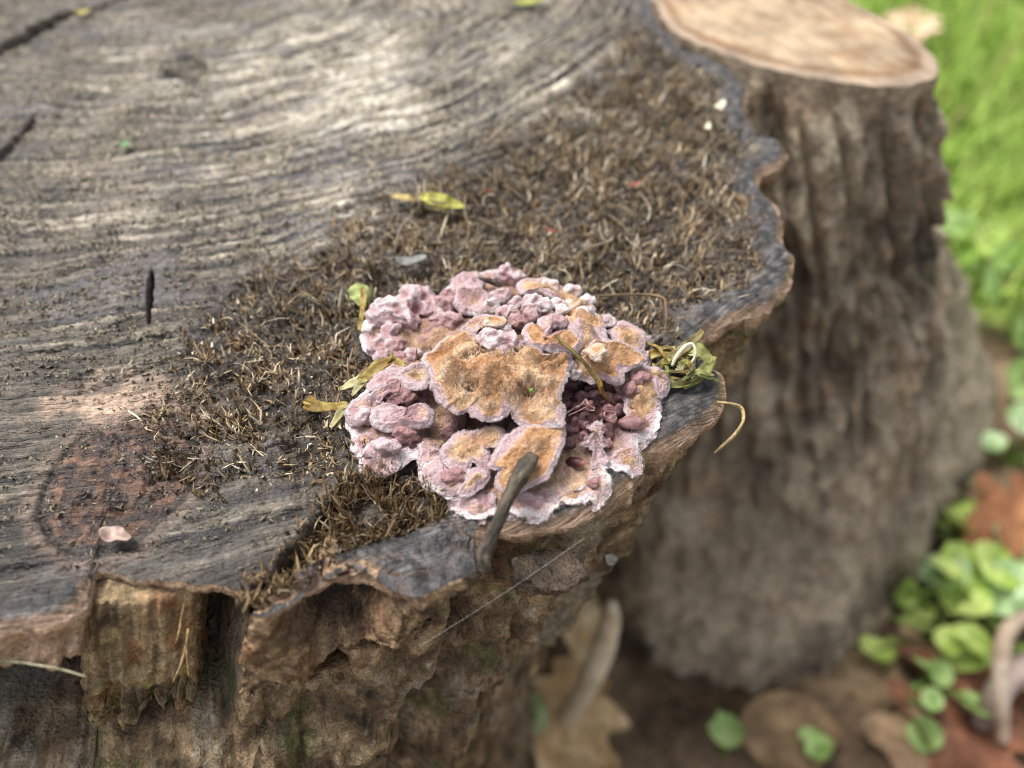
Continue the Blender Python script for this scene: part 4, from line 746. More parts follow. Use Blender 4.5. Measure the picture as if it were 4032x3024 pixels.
groups = [nodsel(lambda x, y, z: y < 400 and x < 600), nodsel(lambda x, y, z: 400 <= y < 620 and x < 500), nodsel(lambda x, y, z: y < 470 and 560 <= x < 780), nodsel(lambda x, y, z: y < 150 and 900 < x < 1150),
          nodsel(lambda x, y, z: 150 < y < 420 and 930 < x < 1130), nodsel(lambda x, y, z: 200 < y < 420 and 1130 < x < 1390), nodsel(lambda x, y, z: 420 < y < 560 and 900 < x < 1100), 
          nodsel(lambda x, y, z: 130 < y < 360 and 1290 < x < 1560), nodsel(lambda x, y, z: 740 < y < 900 and x < 560)]
used = set()
for g_ in groups:
    g_ = [q for q in g_ if id(q) not in used]
    if g_: used |= {id(q) for q in g_}; weld('knob_cluster', g_)
for q in NOD:
    if id(q) not in used: weld('nodule', [q])
# purple tubercles of the right-hand hollow
tub = [(1440, 760), (1500, 740), (1560, 760), (1420, 830), (1480, 820), (1600, 800), (1660, 830), (1700, 870), (1450, 920), (1530, 900), (1590, 880), (1640, 900), (1720, 930), (1400, 990), (1440, 1000), (1490, 980), (1550, 960), (1600, 960), (1660, 980), (1700, 960), (1420, 1060), (1470, 1050), (1500, 1090), (1550, 1040), (1620, 1040), (1650, 1060), (1590, 1100), (1410, 1110), (1640, 1110), (1540, 1000), (1510, 1030), (1380, 930), (1390, 880), (1570, 820), (1740, 840), (1530, 800), (1620, 940), (1480, 890)]
items = []
for i, (zx, zy) in enumerate(tub):
    h = 2.6 if zy < 900 else 2.3; rr_ = rng.uniform(.75, 1.3); px_, py_ = zx+rng.normal(0, 14), zy+rng.normal(0, 12)
    items.append(((px_, py_, h), (rr_*1.1, rr_, rr_*1.3), 'purple')); items.append(((px_+rng.normal(0, 8), py_-10*rr_, h+rr_*.9), (rr_*.72, rr_*.7, rr_), 'purple' if rng.uniform() < .7 else 'rose'))
for lo_, hi_ in ((0, 800), (800, 900), (900, 1000), (1000, 2000)):
    t_ = weld('tubercle_cluster', [q for q in items if lo_ <= q[0][1] < hi_]); t_.data.materials.clear(); t_.data.materials.append(M_moist)
blob('tubercle', (1450, 1230, 2.8), (1.0, .95, 1.9), 'purple', axis=(.9, -.35, .4), mat=M_moist, rough=.15)
blob('tubercle', (1790, 990, 3.6), (1.3, 1.2, 2.4), 'rose', axis=(.95, -.2, .3), mat=M_moist, rough=.2)
# ragged flap in the hollow and the small frilled lobes
lobe('flap', [(1530, 1010, 5.4), (1580, 985, 5.8), (1625, 985, 5.6), (1615, 1040, 5.2), (1600, 1100, 4.6), (1610, 1150, 4), (1628, 1190, 3.4), (1600, 1235, 2.6), (1545, 1225, 2.6), (1548, 1160, 3.6), (1505, 1120, 4.2), (1500, 1080, 4.6), (1545, 1060, 5)], [(1575, 1080, 5), (1580, 1160, 4)], 'pink', foot=(1580, 1080, 1.5), th=.4, n=160, m=18, scal=1.1, wave=1.4)
def tubeV(P, r, sides=8, closed_ring=False):
    P = np.asarray(P, float); n = len(P); r = np.broadcast_to(np.asarray(r, float), (n,))
    t = np.roll(P, -1, 0)-np.roll(P, 1, 0) if closed_ring else np.gradient(P, axis=0); t /= np.linalg.norm(t, axis=1)[:, None]+1e-15
    ref = np.array([.13, .31, .94]); a = np.cross(t, ref); a /= np.linalg.norm(a, axis=1)[:, None]+1e-15; b = np.cross(t, a)
    k = np.arange(sides)*2*np.pi/sides
    V = P[:, None]+r[:, None, None]*(a[:, None]*np.cos(k)[None, :, None]+b[:, None]*np.sin(k)[None, :, None])
    F = grid_faces(n, sides, True)
    if closed_ring: F = np.concatenate([F, np.stack([(n-1)*sides+np.arange(sides), (n-1)*sides+(np.arange(sides)+1) % sides, (np.arange(sides)+1) % sides, np.arange(sides)], -1)])
    return V.reshape(-1, 3), F
def fr_tube(pts, r, n, closed=False):
    V, F = tubeV(spline(WZ(Q(pts)), n, closed), r*.001, 7, closed); a1 = fbm(V[:, 0]*900, V[:, 1]*900, V[:, 2]*900, 2)
    part(mesh_obj('frill', V, F, M_fungus, col=mix(lin(128, 86, 88), lin(186, 156, 148), sst(a1, -.3, .4))), fungus)
fr_tube([(1400, 930, 6), (1440, 905, 6.3), (1490, 880, 6.4), (1515, 850, 6.6), (1530, 880, 6.3), (1570, 905, 6)], .2, 30)
fr_tube([(1410, 945, 5.8), (1470, 920, 6), (1510, 900, 6), (1530, 915, 5.8), (1568, 915, 5.8)], .14, 30)
fr_tube([(1628, 935, 6), (1650, 908, 6.2), (1685, 915, 6.2), (1692, 945, 6), (1665, 962, 5.8), (1635, 955, 5.8)], .15, 32, True)
# pale hairs on the crest of the big cap
x0 = WZ(Q([(z_, rng.uniform(530, 900), 13.2) for z_ in rng.uniform(640, 1360, 900)]))
hcol = mix(lin(160, 138, 110), lin(222, 208, 184), rng.uniform(0, 1, 900))
h_ = fibres('crest_hairs', x0[:, 0], x0[:, 1], rng.uniform(.0006, .0022, 900), rng.uniform(.00008, .00016, 900), rng.uniform(0, .9, 900), rng.normal(.3, .5, 900), hcol, z=x0[:, 2]-.0005, seg=2, zoff=0)
part(tag(h_, kind='stuff'), fungus)

E_ = np.concatenate(EDGE); E_ = np.concatenate([E_, E_]); n = len(E_); E_[:, :2] += rng.normal(0, .00012, (n, 2))
part(tag(fibres('margin_fuzz', E_[:, 0], E_[:, 1], rng.uniform(.00012, .0004, n), rng.uniform(.00007, .00015, n), rng.uniform(.7, 2.0, n), rng.normal(0, .4, n), mix(LILAC, WHITE, rng.uniform(.2, 1, n)), z=E_[:, 2]-.0001, seg=1, zoff=0, azim=E_[:, 3]+rng.normal(0, .5, n)), kind='stuff'), fungus)
S_ = np.concatenate(SURF); n = len(S_)
part(tag(fibres('surface_hairs', S_[:, 0], S_[:, 1], rng.uniform(.0002, .0006, n), rng.uniform(.00008, .00016, n), rng.uniform(0, 1.2, n), rng.normal(.2, .4, n), S_[:, 3:]*rng.uniform(.9, 1.5, (n, 1)), z=S_[:, 2]-.0001, seg=1, zoff=0), kind='stuff'), fungus)

# ------------------------------------------------------------------ scraps lying on the stump
def twig(name, pts, radii, colour, label, cat, group=None, mat=None, n=40, sides=9, rough=.25, flat=1, extra=()):
    P = spline(WZ(pts), n, False); r = np.interp(np.linspace(0, 1, n), np.linspace(0, 1, len(radii)), radii)*.001
    r[0] *= .5; r[-1] *= .5
    V, F = tubeV(P, r, sides); ctr = np.repeat(P, sides, 0); seedc[0] += 3.1
    an = np.tile(np.arange(sides)*2*np.pi/sides, n); al = np.repeat(np.linspace(0, 1, n), sides); k = (1+rough*1.6*fbm(np.cos(an)*1.7+seedc[0], np.sin(an)*1.7, al*3.5, 3))*(1-.28*np.abs(np.sin(an+al*2))); V = ctr+(V-ctr)*k[:, None]
    cap0 = np.arange(sides)[None, ::-1]; cap1 = (n-1)*sides+np.arange(sides)[None]
    a1 = fbm(np.cos(an)*2.2+seedc[0], np.sin(an)*2.2, al*6, 3); col = mix(colour[0], colour[1], sst(a1, -.4, .4))
    o = mesh_obj(name, V, [F, cap0, cap1], mat or M_dry, col=col)
    return tag(o, label, cat, group)
twig('withered_stalk', [(2098, 1790, 8.8), (2070, 1835, 8.6), (2030, 1900, 8.2), (1995, 1975, 7.2), (1965, 2050, 5.5), (1930, 2130, 3.5), (1905, 2190, 1.6), (1895, 2240, 0)], [1.1, 1.5, 1.35, 1.2, 1.25, 1.5, 1.9, 1.7], (lin(44, 42, 39), lin(94, 84, 70)), 'dark grey-brown withered stalk leaning across the lower edge of the fungus', 'stalk', n=90, sides=14, rough=.22)
twig('thin_green_stem', [(2192, 1318, 15.5), (2210, 1345, 15.8), (2255, 1382, 15.4), (2300, 1432, 14), (2340, 1480, 12.4), (2358, 1505, 11.6)], [.28, .3, .45, .4, .36, .4], (lin(72, 66, 38), lin(132, 116, 66)), 'thin olive stem lying bent on top of the fungus', 'stem', n=50)
twig('stem_tip', [(2352, 1492, 11.6), (2362, 1515, 11), (2372, 1545, 10), (2392, 1568, 8.6), (2403, 1580, 7.6)], [.8, .75, .45, .22, .1], (lin(88, 60, 26), lin(150, 112, 48)), 'curled amber tip hanging from the olive stem over the purple hollow', 'stem', n=30)
twig('bent_grass_stalk', [(2330, 1168, 2.5), (2430, 1162, 3.2), (2540, 1160, 3.8), (2608, 1172, 4), (2622, 1205, 3), (2622, 1260, 1.6), (2618, 1300, .6)], [.35, .38, .4, .42, .5, .45, .3], (lin(84, 70, 54), lin(138, 116, 88)), 'grey-brown bent stalk arching over fibres behind the fungus', 'stalk', n=60)
twig('dark_splinter', [(1880, 1095, 4), (1925, 1105, 4.2), (1975, 1128, 4)], [.5, .75, .5], (lin(40, 36, 32), lin(84, 74, 62)), 'short black splinter wedged between pink knobs behind the fungus crest', 'splinter', n=24)
twig('grey_splinter', [(2520, 1375, 3), (2570, 1345, 3.6), (2610, 1330, 4)], [.8, 1.1, .6], (lin(64, 62, 60), lin(104, 98, 92)), 'short grey splinter lying against the right edge of the fungus', 'splinter', n=24)
twig('curled_rootlet', [(2800, 1580, -1), (2842, 1585, .2), (2890, 1592, 0), (2922, 1612, -1), (2925, 1660, -2), (2895, 1710, -4), (2850, 1750, -6), (2812, 1785, -8)], [.3, .35, .45, .5, .42, .4, .35, .3], (lin(150, 128, 88), lin(184, 162, 120)), 'pale curled rootlet sticking out from the grey bark plate', 'rootlet', n=50)
twig('pale_thread_stem', [(-60, 2600, -8), (40, 2604, -7), (150, 2618, -6), (255, 2640, -5), (340, 2665, -4)], [.3, .35, .35, .25, .1], (lin(110, 106, 84), lin(160, 156, 130)), 'thin pale stem lying across the broken wood stub', 'stem', n=40)
for pts, lb in [([(725, 2380, -4), (715, 2430, -7), (705, 2490, -9), (690, 2535, -11)], 'fine tan fibre hanging down beside the stub'), ([(742, 2475, -9), (735, 2530, -11), (715, 2610, -15), (680, 2690, -19)], 'long tan fibre curving down in front of the stub'), ([(742, 2475, -9), (735, 2550, -12), (740, 2620, -15), (742, 2660, -17)], 'straight tan fibre hanging beside the long curved fibre')]:
    P = [(a_, b_, c_) for a_, b_, c_ in pts]; twig('hanging_fibre', P, [.22, .25, .22, .12], (lin(150, 122, 84), lin(196, 168, 124)), lb, 'fibre', 'fibres hanging in the recess', n=26, sides=6)
def strip(root, pts, widths, colour, n=26, thick=.00018, curl=.3, name='blade'):
    """a blade: flat lens-shaped strip with thickness"""
    P = spline(WZ(pts), n, False); w = np.interp(np.linspace(0, 1, n), np.linspace(0, 1, len(widths)), widths)*.0005
    t = np.gradient(P, axis=0); t /= np.linalg.norm(t, axis=1)[:, None]; seedc[0] += 5.7
    up = np.array([.0, -.35, .93]); sdv = np.cross(t, up); sdv /= np.linalg.norm(sdv, axis=1)[:, None]+1e-12; up2 = np.cross(sdv, t)
    rowsV = []
    for q, h in ((-1, curl), (-.5, .05), (0, -.12), (.5, .05), (1, curl), (.5, -.3), (0, -.4), (-.5, -.3)):
        hh = np.where(abs(q) == 1, curl, h)
        rowsV.append(P+sdv*(w*q)[:, None]+up2*(w*hh-(thick if h < -.2 else 0))[:, None])
    V = np.stack(rowsV, 1).reshape(-1, 3); F = grid_faces(n, 8, True)
    V += .00025*np.stack([fbm(V[:, 0]*500, V[:, 1]*500, V[:, 2]*500+seedc[0]+j, 2) for j in range(3)], -1)
    a1 = fbm(V[:, 0]*400, V[:, 1]*400, V[:, 2]*400+seedc[0], 3); o = mesh_obj(name, V, F, M_plant, col=mix(colour[0], colour[1], sst(a1, -.35, .35)))
    return part(o, root)
YEL = (lin(132, 104, 46), lin(184, 168, 96)); PALE = (lin(166, 156, 104), lin(202, 194, 148)); GRN = (lin(112, 114, 62), lin(158, 158, 96)); OLV = (lin(98, 88, 54), lin(146, 132, 84))
def scrap(label, blades, name='plant_scrap', group='withered plant scraps on the stump'):
    p0 = WZ([blades[0][0][0]])[0]; r = thing(name, tuple(p0), label, 'plant scrap', group)
    for pts, w, colr in blades: strip(r, pts, w, colr)
    return r
scrap('yellow frayed stem scrap touching the left side of the fungus below white ear lobe', [([(1590, 1445, 5), (1550, 1420, 5), (1500, 1440, 4.4), (1460, 1470, 3.5), (1420, 1505, 2.5)], [.8, 1.4, 2.6, 2.4, 1.6], YEL), ([(1430, 1490, 3), (1380, 1515, 2), (1330, 1535, 1.2)], [2, 1.6, .4], PALE), ([(1430, 1500, 2.8), (1405, 1530, 2), (1385, 1555, 1)], [1.8, 1.2, .4], PALE), ([(1520, 1425, 4.8), (1540, 1400, 6), (1548, 1378, 7)], [1, .7, .3], YEL)])
scrap('yellow forked stem scrap lying left of the fungus near the wood furrows', [([(1200, 1590, 2.6), (1240, 1600, 2.6), (1300, 1605, 2.4), (1370, 1600, 2)], [2, 2.4, 1.8, 1.4], YEL), ([(1205, 1570, 2.6), (1225, 1585, 2.8), (1230, 1612, 2.2)], [1.6, 2.2, 1.4], YEL), ([(1362, 1600, 2.2), (1335, 1635, 1.8), (1300, 1685, 1)], [1.4, 1.6, .5], PALE), ([(1345, 1630, 1.8), (1330, 1665, 1), (1345, 1690, .8)], [1, .9, .3], PALE)])
scrap('small green withered leaf with yellow stalk standing behind the left of the fungus', [([(1425, 1130, 5), (1432, 1180, 4), (1425, 1240, 2.4), (1412, 1300, .8)], [1, 1.6, 1.2, .6], YEL), ([(1375, 1165, 3), (1395, 1155, 3.6), (1420, 1165, 3.6), (1428, 1200, 3)], [1, 4, 5, 2], (lin(132, 140, 90), lin(180, 190, 120))), ([(1428, 1225, 2), (1450, 1270, 1.5), (1490, 1310, 2)], [.8, .8, .4], OLV)])
scrap('yellow-green frayed scrap lying on fibres behind the fungus', [([(1650, 770, 2.5), (1700, 785, 2.8), (1760, 800, 2.4), (1830, 815, 1.6)], [1, 4, 4, .6], (lin(128, 128, 40), lin(190, 186, 96))), ([(1680, 800, 2.2), (1740, 815, 2.2), (1800, 790, 1.8)], [2, 3, .5], OLV), ([(1540, 770, 2), (1600, 780, 2.2), (1640, 790, 1.8)], [1, 1.8, .5], (lin(150, 128, 70), lin(200, 180, 120)))])
pile = [([(2560, 1470, 3), (2640, 1410, 4), (2710, 1360, 5), (2768, 1300, 6)], [1, 2, 2, 1], OLV), ([(2640, 1520, 2), (2720, 1500, 3), (2780, 1450, 4), (2810, 1400, 4)], [1.2, 2, 2.6, 1.2], GRN), ([(2700, 1370, 4.5), (2750, 1380, 5), (2800, 1430, 4)], [1.4, 3, 1.5], GRN), ([(2580, 1430, 3), (2600, 1480, 2.4), (2690, 1500, 2.4), (2700, 1470, 3)], [1.4, 1.4, 1.2, .8], YEL), ([(2690, 1525, 1.6), (2740, 1500, 3), (2810, 1440, 3.6)], [1, 1.4, .8], YEL), ([(2560, 1400, 3), (2600, 1385, 3.6), (2660, 1370, 3.6)], [2, 2, 1], YEL)]
for k in range(26):
    a_ = rng.uniform(0, 2*np.pi); x_, y_ = 2690+rng.normal(0, 48), 1425+rng.normal(0, 38); l_ = rng.uniform(25, 65); z_ = rng.uniform(1.5, 5)
    dx_, dy_ = l_*math.cos(a_), l_*.7*math.sin(a_)
    pile.append(([(x_-dx_, y_-dy_, z_+rng.normal(0, .8)), (x_+rng.normal(0, 12), y_+rng.normal(0, 12), z_+rng.uniform(0, 1.5)), (x_+dx_, y_+dy_, z_+rng.normal(0, .8))], [.4, rng.uniform(.6, 1.8), .3], [OLV, GRN, PALE, YEL][k % 4]))
pr = scrap('tangled yellow-green scrap pile between the fungus and the grey bark plate', pile)
twig('white_curled_tendril', [(2645, 1442, 4.5), (2665, 1400, 6.5), (2695, 1365, 8), (2722, 1355, 8), (2737, 1375, 7.5), (2735, 1405, 6.6), (2722, 1430, 5.8), (2716, 1455, 4.8), (2728, 1495, 3)], [.3, .5, .5, .45, .4, .3, .3, .35, .25], (lin(214, 214, 190), lin(238, 238, 220)), 'white curled tendril looping over the yellow-green scrap pile', 'tendril', n=60, sides=8, rough=.1, mat=M_plant)
# small single scales, chips and seeds
def chip(name, p, size, colour, label, cat, rot=0, group=None, seed=0, sharp=.35, tail=0):
    """a bent scale: outline with thickness, cupped"""
    c0 = WZ([p])[0]; n = 26; t = np.linspace(0, 2*np.pi, n, endpoint=False); seedc[0] += 2.9
    r = 1+sharp*np.cos(t)*np.abs(np.cos(t))+.14*pn(np.cos(t)*2+seedc[0], np.sin(t)*2, 1)+tail*np.exp(-(np.angle(np.exp(1j*(t+.35)))/.28)**2)
    ox, oy = r*np.cos(t)*size[0]*.0005, r*np.sin(t)*size[1]*.0005
    rows = []
    for q, s_ in ((0.02, 1), (.5, 1), (.85, 1), (1, 1), (.85, -1), (.5, -1), (.02, -1)):
        z = .0012*size[1]*.3*(q**2)*(.7+.5*np.cos(2*t))+(0 if s_ > 0 else -.00022); rows.append(np.stack([ox*q, oy*q, z*np.ones(n)], -1))
    V = np.concatenate(rows); cr, sr = math.cos(rot), math.sin(rot); x_, y_ = V[:, 0].copy(), V[:, 1].copy(); V[:, 0] = cr*x_-sr*y_; V[:, 1] = sr*x_+cr*y_
    V = V+c0; a1 = fbm(V[:, 0]*700, V[:, 1]*700, seedc[0], 2)
    return tag(mesh_obj(name, V, grid_faces(7, n, True), M_plant, col=mix(colour[0], colour[1], sst(a1, -.35, .35))), label, cat, group)
PK = (lin(160, 136, 126), lin(206, 182, 170)); RD = (lin(104, 48, 40), lin(140, 76, 62)); WH = (lin(214, 208, 176), lin(242, 238, 214))
chip('bud_scale', (440, 2105, 1.2), (4.2, 3.0), PK, 'pale pink bud scale lying on the dark rim near the knot', 'bud scale', -.1, sharp=.2, tail=1.1)
chip('seed_husk', (2828, 425, 3.5), (5, 2.6), WH, 'larger cream seed husk caught in the fibres at the right rim', 'seed husk', .9)
chip('seed_husk', (2785, 505, 2.5), (3.4, 1.6), WH, 'smaller cream seed husk just below the larger one at the right rim', 'seed husk', 1.2)
chip('red_flake', (1918, 752, 2.2), (2.6, 1.0), RD, 'tiny dark red flake among fibres near the yellow-green scrap', 'flake', .2)
chip('red_flake', (2492, 728, 2.4), (3.2, 1.4), (lin(160, 90, 76), lin(196, 120, 104)), 'dusty red flake among fibres toward the cut stem', 'flake', .3)
chip('red_flake', (2160, 905, 2.2), (4.0, .8), RD, 'slender rust red flake lying on the brown fibres', 'flake', -.3)
chip('red_flake', (2330, 1305, 7), (1.6, 3.0), RD, 'dark red petal scrap tucked beside the cream lobe of the fungus', 'flake', .4)
chip('green_fleck', (488, 572, 1.8), (2.6, 2.2), (lin(110, 160, 104), lin(166, 200, 156)), 'small mint green leaf fleck on the pale furrowed wood', 'leaf fleck', .5)
chip('yellow_fleck', (322, 52, 1.8), (5, 4), (lin(176, 166, 96), lin(208, 196, 130)), 'pale yellow leaf fleck beside the long brown crack', 'leaf fleck', .2)
chip('yellow_fleck', (2060, 12, 2.0), (12, 4), (lin(150, 156, 66), lin(200, 200, 110)), 'yellow-green leaf scrap lying on the far pale wood', 'leaf fleck', .1)
chip('grey_flake', (1600, 1030, 2.2), (7, 3), (lin(110, 112, 108), lin(150, 152, 146)), 'flat grey bark flake half buried in fibres behind the fungus', 'flake', .1)
chip('green_fleck', (2088, 1536, 13.9), (.7, .5), (lin(96, 160, 40), lin(140, 200, 60)), 'bright green speck on the orange cap of the fungus', 'leaf fleck', .4)
chip('orange_chip', (1345, 2660, -14), (6, 1.8), (lin(104, 72, 50), lin(138, 100, 72)), 'orange bark chip lying under the hollow bark block', 'bark chip', .25)
chip('white_lichen', (2408, 2205, -4.5), (2.8, 2.6), (lin(186, 182, 168), lin(214, 212, 200)), 'round white speck stuck on the bark below the fungus', 'lichen spot', .2, sharp=0)
def surface(px, py):
    """where the line of sight meets the stump's bark"""
    bpy.context.view_layer.update(); d = Vector(FW+((px-2016)/FPX)*RT-((py-1512)/FPX)*UP)
    ok, loc, nrm_, *_ = sc.ray_cast(bpy.context.evaluated_depsgraph_get(), Vector(CAM), d.normalized()); return loc, nrm_
for o in list(COL.objects):
    if o.name.startswith(('orange_chip', 'white_lichen')):
        px_, py_ = (1345, 2660) if o.name.startswith('orange') else (2400, 2205)
        o.hide_viewport = True; loc, nrm_ = surface(px_, py_); o.hide_viewport = False
        me = o.data; co = np.zeros(len(me.vertices)*3, np.float32); me.vertices.foreach_get('co', co); co = co.reshape(-1, 3); co -= co.mean(0)
        A = np.array(Vector((0, 0, 1)).rotation_difference((nrm_+Vector((0, 0, .4))).normalized()).to_matrix()); co = co@A.T+np.array(loc)+np.array(nrm_)*.0002
        me.vertices.foreach_set('co', co.astype(np.float32).ravel()); me.update()
def thread(a_, b_, label):
    P = np.linspace(WZ([a_])[0], WZ([b_])[0], 24); P[:, 2] -= .0008*np.sin(np.linspace(0, np.pi, 24)); V, F = tubeV(P, .000016, 5)
    tag(mesh_obj('spider_thread', V, F, M_thread), label, 'spider thread', 'spider threads on the bark')
thread((1650, 2545, -6), (2300, 2120, -1), 'fine spider thread stretched over the bark right of the withered stalk')

# ------------------------------------------------------------------ things on the ground
def leaf_mesh(name, L, Wd, lobes, colour, curl=.25, lob=.25):
    n = 40; m = 6; t = np.linspace(0, 1, n)
    w = np.sin(np.pi*t**.85)**.8*(1+lob*np.cos(2*np.pi*lobes*t))*Wd*.5; w[0] = Wd*.03; w[-1] = Wd*.02
    q = np.linspace(-1, 1, 2*m+1); X_ = (t[:, None]-.5)*L+0*q[None]+.06*L*np.abs(q)[None]*np.sin(np.pi*t)[:, None]; Y_ = w[:, None]*q[None]
    seedc[0] += 4.4
    Z_ = curl*Wd*(q[None]**2*.35+.5*(t[:, None]-.5)**2)+.10*Wd*fbm(X_*40, Y_*40, seedc[0], 3)+.012*L
    V = np.stack([X_, Y_, Z_], -1).reshape(-1, 3); a1 = fbm(X_*60, Y_*60, seedc[0], 3)
    col = mix(colour[0], colour[1], sst(a1, -.4, .4)); col = mix(col, colour[0]*.7, .6*np.exp(-(q[None]/.06)**2)*np.ones((n, 1)))
    F = grid_faces(n, 2*m+1, False); N0 = len(V)
    return V, F, col.reshape(-1, 3)
def put_leaf(px, py, dz, L, Wd, lobes, colour, rot, tilt, label, group='fallen leaves on the ground', name='fallen_leaf', curl=.25, lob=.25, world=None):
    V, F, col = leaf_mesh(name, L, Wd, lobes, colour, curl, lob)
    p = W(px, py, GZ) if world is None else np.array(world)
    p = np.array([p[0], p[1], float(ground_z(p[0], p[1]))+.006+dz])
    o = mesh_obj(name, V, F, M_leaf, col=col); o.location = p; o.rotation_euler = (tilt, tilt*.6, rot); return tag(o, label, 'leaf', group)
TANL = (lin(170, 128, 84), lin(214, 178, 130)); RUS = (lin(104, 68, 50), lin(146, 98, 74)); ORG = (lin(132, 86, 58), lin(176, 124, 88))
put_leaf(2230, 2890, .004, .075, .05, 3.5, (lin(200, 164, 116), lin(230, 202, 156)), 1.3, .25, 'tan lobed leaf standing at the foot of the stump')
put_leaf(2260, 2570, .03, .05, .028, 1, (lin(206, 176, 130), lin(236, 212, 170)), 1.4, .5, 'cream dry leaf leaning between the two stumps', lob=.05)
put_leaf(3790, 2880, .004, .09, .07, 3.5, RUS, .9, .15, 'rust brown lobed leaf lying on bare soil right of the root flare', lob=.45)
put_leaf(3960, 2130, .01, .085, .06, 3, ORG, .3, .2, 'orange brown leaf among the green ground plants')
put_leaf(3560, 2950, .002, .05, .03, 2.5, (lin(140, 116, 90), lin(180, 150, 118)), -.4, .2, 'pale tan leaf on soil beside the rust brown leaf')
put_leaf(3060, 2930, .006, .055, .04, 1, (lin(132, 108, 80), lin(166, 138, 106)), .1, .25, 'buff rounded leaf under the root flare of the cut stem', lob=.04)
put_leaf(3640, 2640, .006, .05, .03, 1, (lin(150, 124, 96), lin(190, 166, 136)), 1.9, .3, 'small grey-tan leaf beside the trailing green plant', lob=.05)
gl = [(.62, .62), (.72, .95), (.45, .78), (.9, .55), (.55, 1.15), (1.0, 1.2), (.8, 1.5), (.38, .62), (.7, .35), (.5, .5), (.95, .85), (1.2, .7), (.62, .8), (.42, 1.0)]
for i, (x_, y_) in enumerate(gl):
    put_leaf(0, 0, .02, rng.uniform(.06, .1), rng.uniform(.04, .06), rng.choice([1, 3, 3.5]), [TANL, ORG, (lin(196, 160, 130), lin(226, 200, 170))][i % 3], rng.uniform(0, 6), rng.uniform(-.3, .3), ['tan dry leaf lying in the blurred grass', 'orange dry leaf lying in the blurred grass', 'pale cream dry leaf lying in the blurred grass'][i % 3], 'fallen leaves in the grass', world=(x_, y_))
# dead pale stalk between the stumps, grey root at the right
def gtwig(name, pts, radii, colour, label, cat, n=40):
    P = spline(np.array(pts, float), n, False); r = np.interp(np.linspace(0, 1, n), np.linspace(0, 1, len(radii)), radii); r[0] *= .5; r[-1] *= .5
    V, F = tubeV(P, r, 10); V = V+.0008*np.stack([fbm(V[:, 0]*120, V[:, 1]*120, V[:, 2]*120+j, 2) for j in range(3)], -1)
    return tag(mesh_obj(name, V, [F, np.arange(10)[None, ::-1], (n-1)*10+np.arange(10)[None]], M_dry, col=mix(colour[0], colour[1], sst(fbm(V[:, 0]*60, V[:, 1]*60, V[:, 2]*60, 3), -.4, .4))), label, cat)
gtwig('dead_stalk', [W(2410, 2380, -.17), W(2385, 2520, -.21), W(2310, 2700, -.25), W(2190, 2900, GZ)], [.003, .0055, .0055, .004], (lin(196, 178, 150), lin(230, 214, 188)), 'thick pale dead stalk standing between the two stumps', 'stalk')
gtwig('grey_root', [W(3860, 2860, GZ+.01), W(3920, 2740, GZ+.03), W(3990, 2660, GZ+.035), W(4100, 2600, GZ+.03)], [.004, .006, .007, .007], (lin(120, 104, 96), lin(168, 150, 142)), 'grey woody root arching over the soil', 'root')
gtwig('pale_root', [W(3950, 2920, GZ+.01), W(3940, 2700, GZ+.04), W(3960, 2500, GZ+.06), W(4050, 2420, GZ+.05)], [.003, .004, .004, .003], (lin(170, 150, 130), lin(206, 190, 170)), 'pale thin runner looping up beside the grey root', 'root')
# ground plants with round leaves
def plant(px, py, n, R_, label, size, colr, wpos=None, rise=.03):
    p = W(px, py, GZ) if wpos is None else np.array([*wpos, GZ]); p[2] = float(ground_z(p[0], p[1])); root = thing('ground_plant', tuple(p), label, 'plant', 'green plants around the cut stem')
    for i in range(int(n*1.4)):
        a_ = rng.uniform(0, 2*np.pi); d = R_*rng.uniform(.15, 1.2); L = size*rng.uniform(.45, .95)
        q = p+[d*math.cos(a_), d*math.sin(a_), rise*rng.uniform(.4, 1.3)]
        P = spline(np.array([p+[0, 0, -.004], p+(q-p)*[.4, .4, .8], q]), 8, False); V, F = tubeV(P, .0011, 5)
        part(mesh_obj('stem', V, F, M_grass, col=np.tile(lin(112, 134, 66), (len(V), 1))), root)
        V, F, col = leaf_mesh('leaf', L, L*.95, 1, colr, .2, .03); lo = mesh_obj('leaf', V, F, M_grass, col=col)
        E_ = Matrix.Translation(Vector(q)) @ Matrix.Rotation(a_, 4, 'Z') @ Matrix.Rotation(rng.uniform(-.9, .7), 4, 'Y') @ Matrix.Rotation(rng.uniform(-.8, .8), 4, 'X')
        lo.data.transform(E_); part(lo, root)
    return root
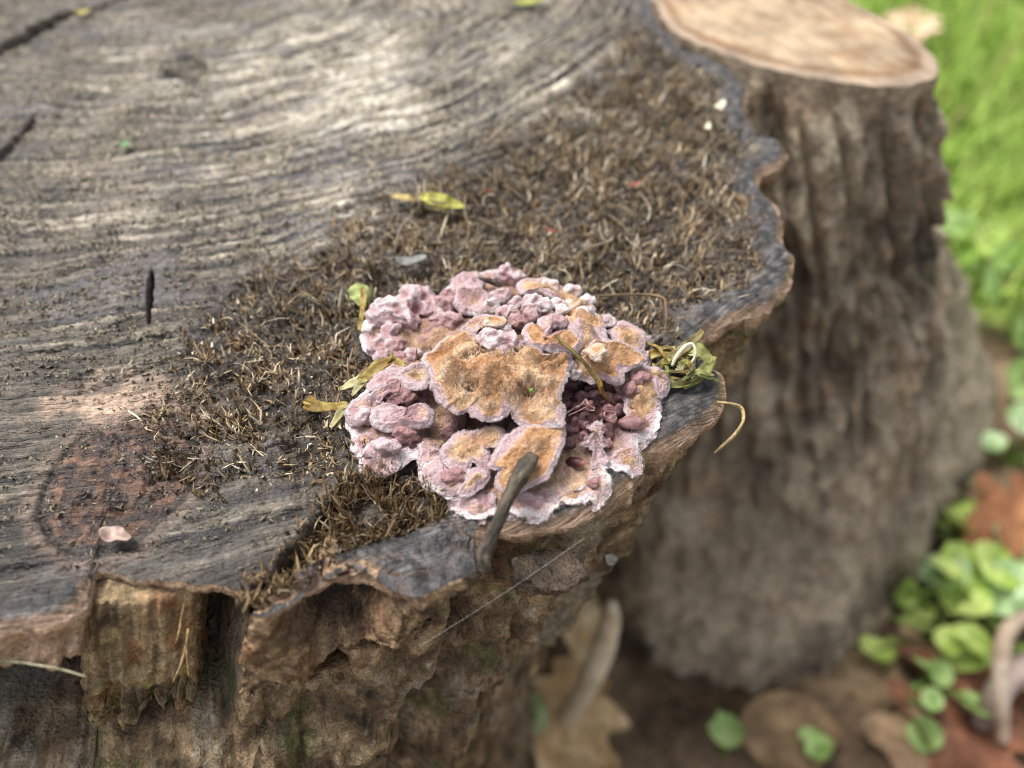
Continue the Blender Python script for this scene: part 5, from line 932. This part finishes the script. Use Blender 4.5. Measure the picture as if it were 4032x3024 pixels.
G1 = (lin(138, 170, 96), lin(186, 214, 140)); G2 = (lin(164, 192, 92), lin(212, 230, 138)); G3 = (lin(156, 188, 128), lin(204, 228, 178))
plant(3950, 1830, 8, .05, 'rounded green leaves at the right edge beside the orange leaf', .034, G3)
plant(3800, 2360, 13, .045, 'broad pale green leaf cluster at the base of the root flare', .034, G2)
plant(3960, 2280, 12, .05, 'green ground plant beside the orange brown leaf', .036, G3)
plant(3640, 2520, 6, .03, 'trailing small-leaved green plant creeping down beside the root flare', .024, G2)
plant(3590, 2720, 5, .025, 'low sprig of small green leaves on the soil', .022, G1)
plant(2840, 2990, 2, .012, 'green sprout under the cut stem', .024, G1)
plant(2090, 2970, 2, .015, 'green sprout beside the tan lobed leaf at the stump foot', .026, G3)
plant(3230, 3010, 2, .012, 'dark green sprout next to the buff rounded leaf', .022, G1)
for i, w_ in enumerate([(.38, .28), (.42, .36), (.5, .42), (.36, .42)]): plant(0, 0, 7, .06, ['leafy green clump close behind the cut stem', 'second leafy green clump in the grass', 'third leafy green clump deeper in the grass', 'leafy green clump in the shade behind the cut stem'][i], .04, [G1, G2, G3, G1][i], w_)
# grass
nb = 13000; gx_ = rng.uniform(.15, 2.0, nb*2); gy_ = rng.uniform(-.1, 2.6, nb*2)
keep = (gx_*.5+gy_*.6+.12*fbm(gx_*4, gy_*4, 5, 3) > .33) & ~inside(gx_, gy_, (base2-cb)*1.06+cb) & (rng.uniform(0, 1, nb*2) < 1/(1+((gx_-.4)**2+(gy_-.5)**2)*1.2)); gx_, gy_ = gx_[keep][:nb], gy_[keep][:nb]; n = len(gx_)
gcol = mix(lin(160, 204, 74), lin(214, 236, 132), rng.uniform(0, 1, n)); gcol[rng.uniform(0, 1, n) < .08] = lin(190, 176, 116)
go = fibres('grass', gx_, gy_, rng.uniform(.03, .085, n), rng.uniform(.0035, .0075, n), rng.uniform(.1, .7, n), rng.normal(.7, .4, n), gcol, z=ground_z(gx_, gy_), seg=2, sides=3, zoff=-.003)
go.data.materials.clear(); go.data.materials.append(M_grass); tag(go, 'blurred bright green grass growing beyond the stumps', 'grass', kind='stuff')
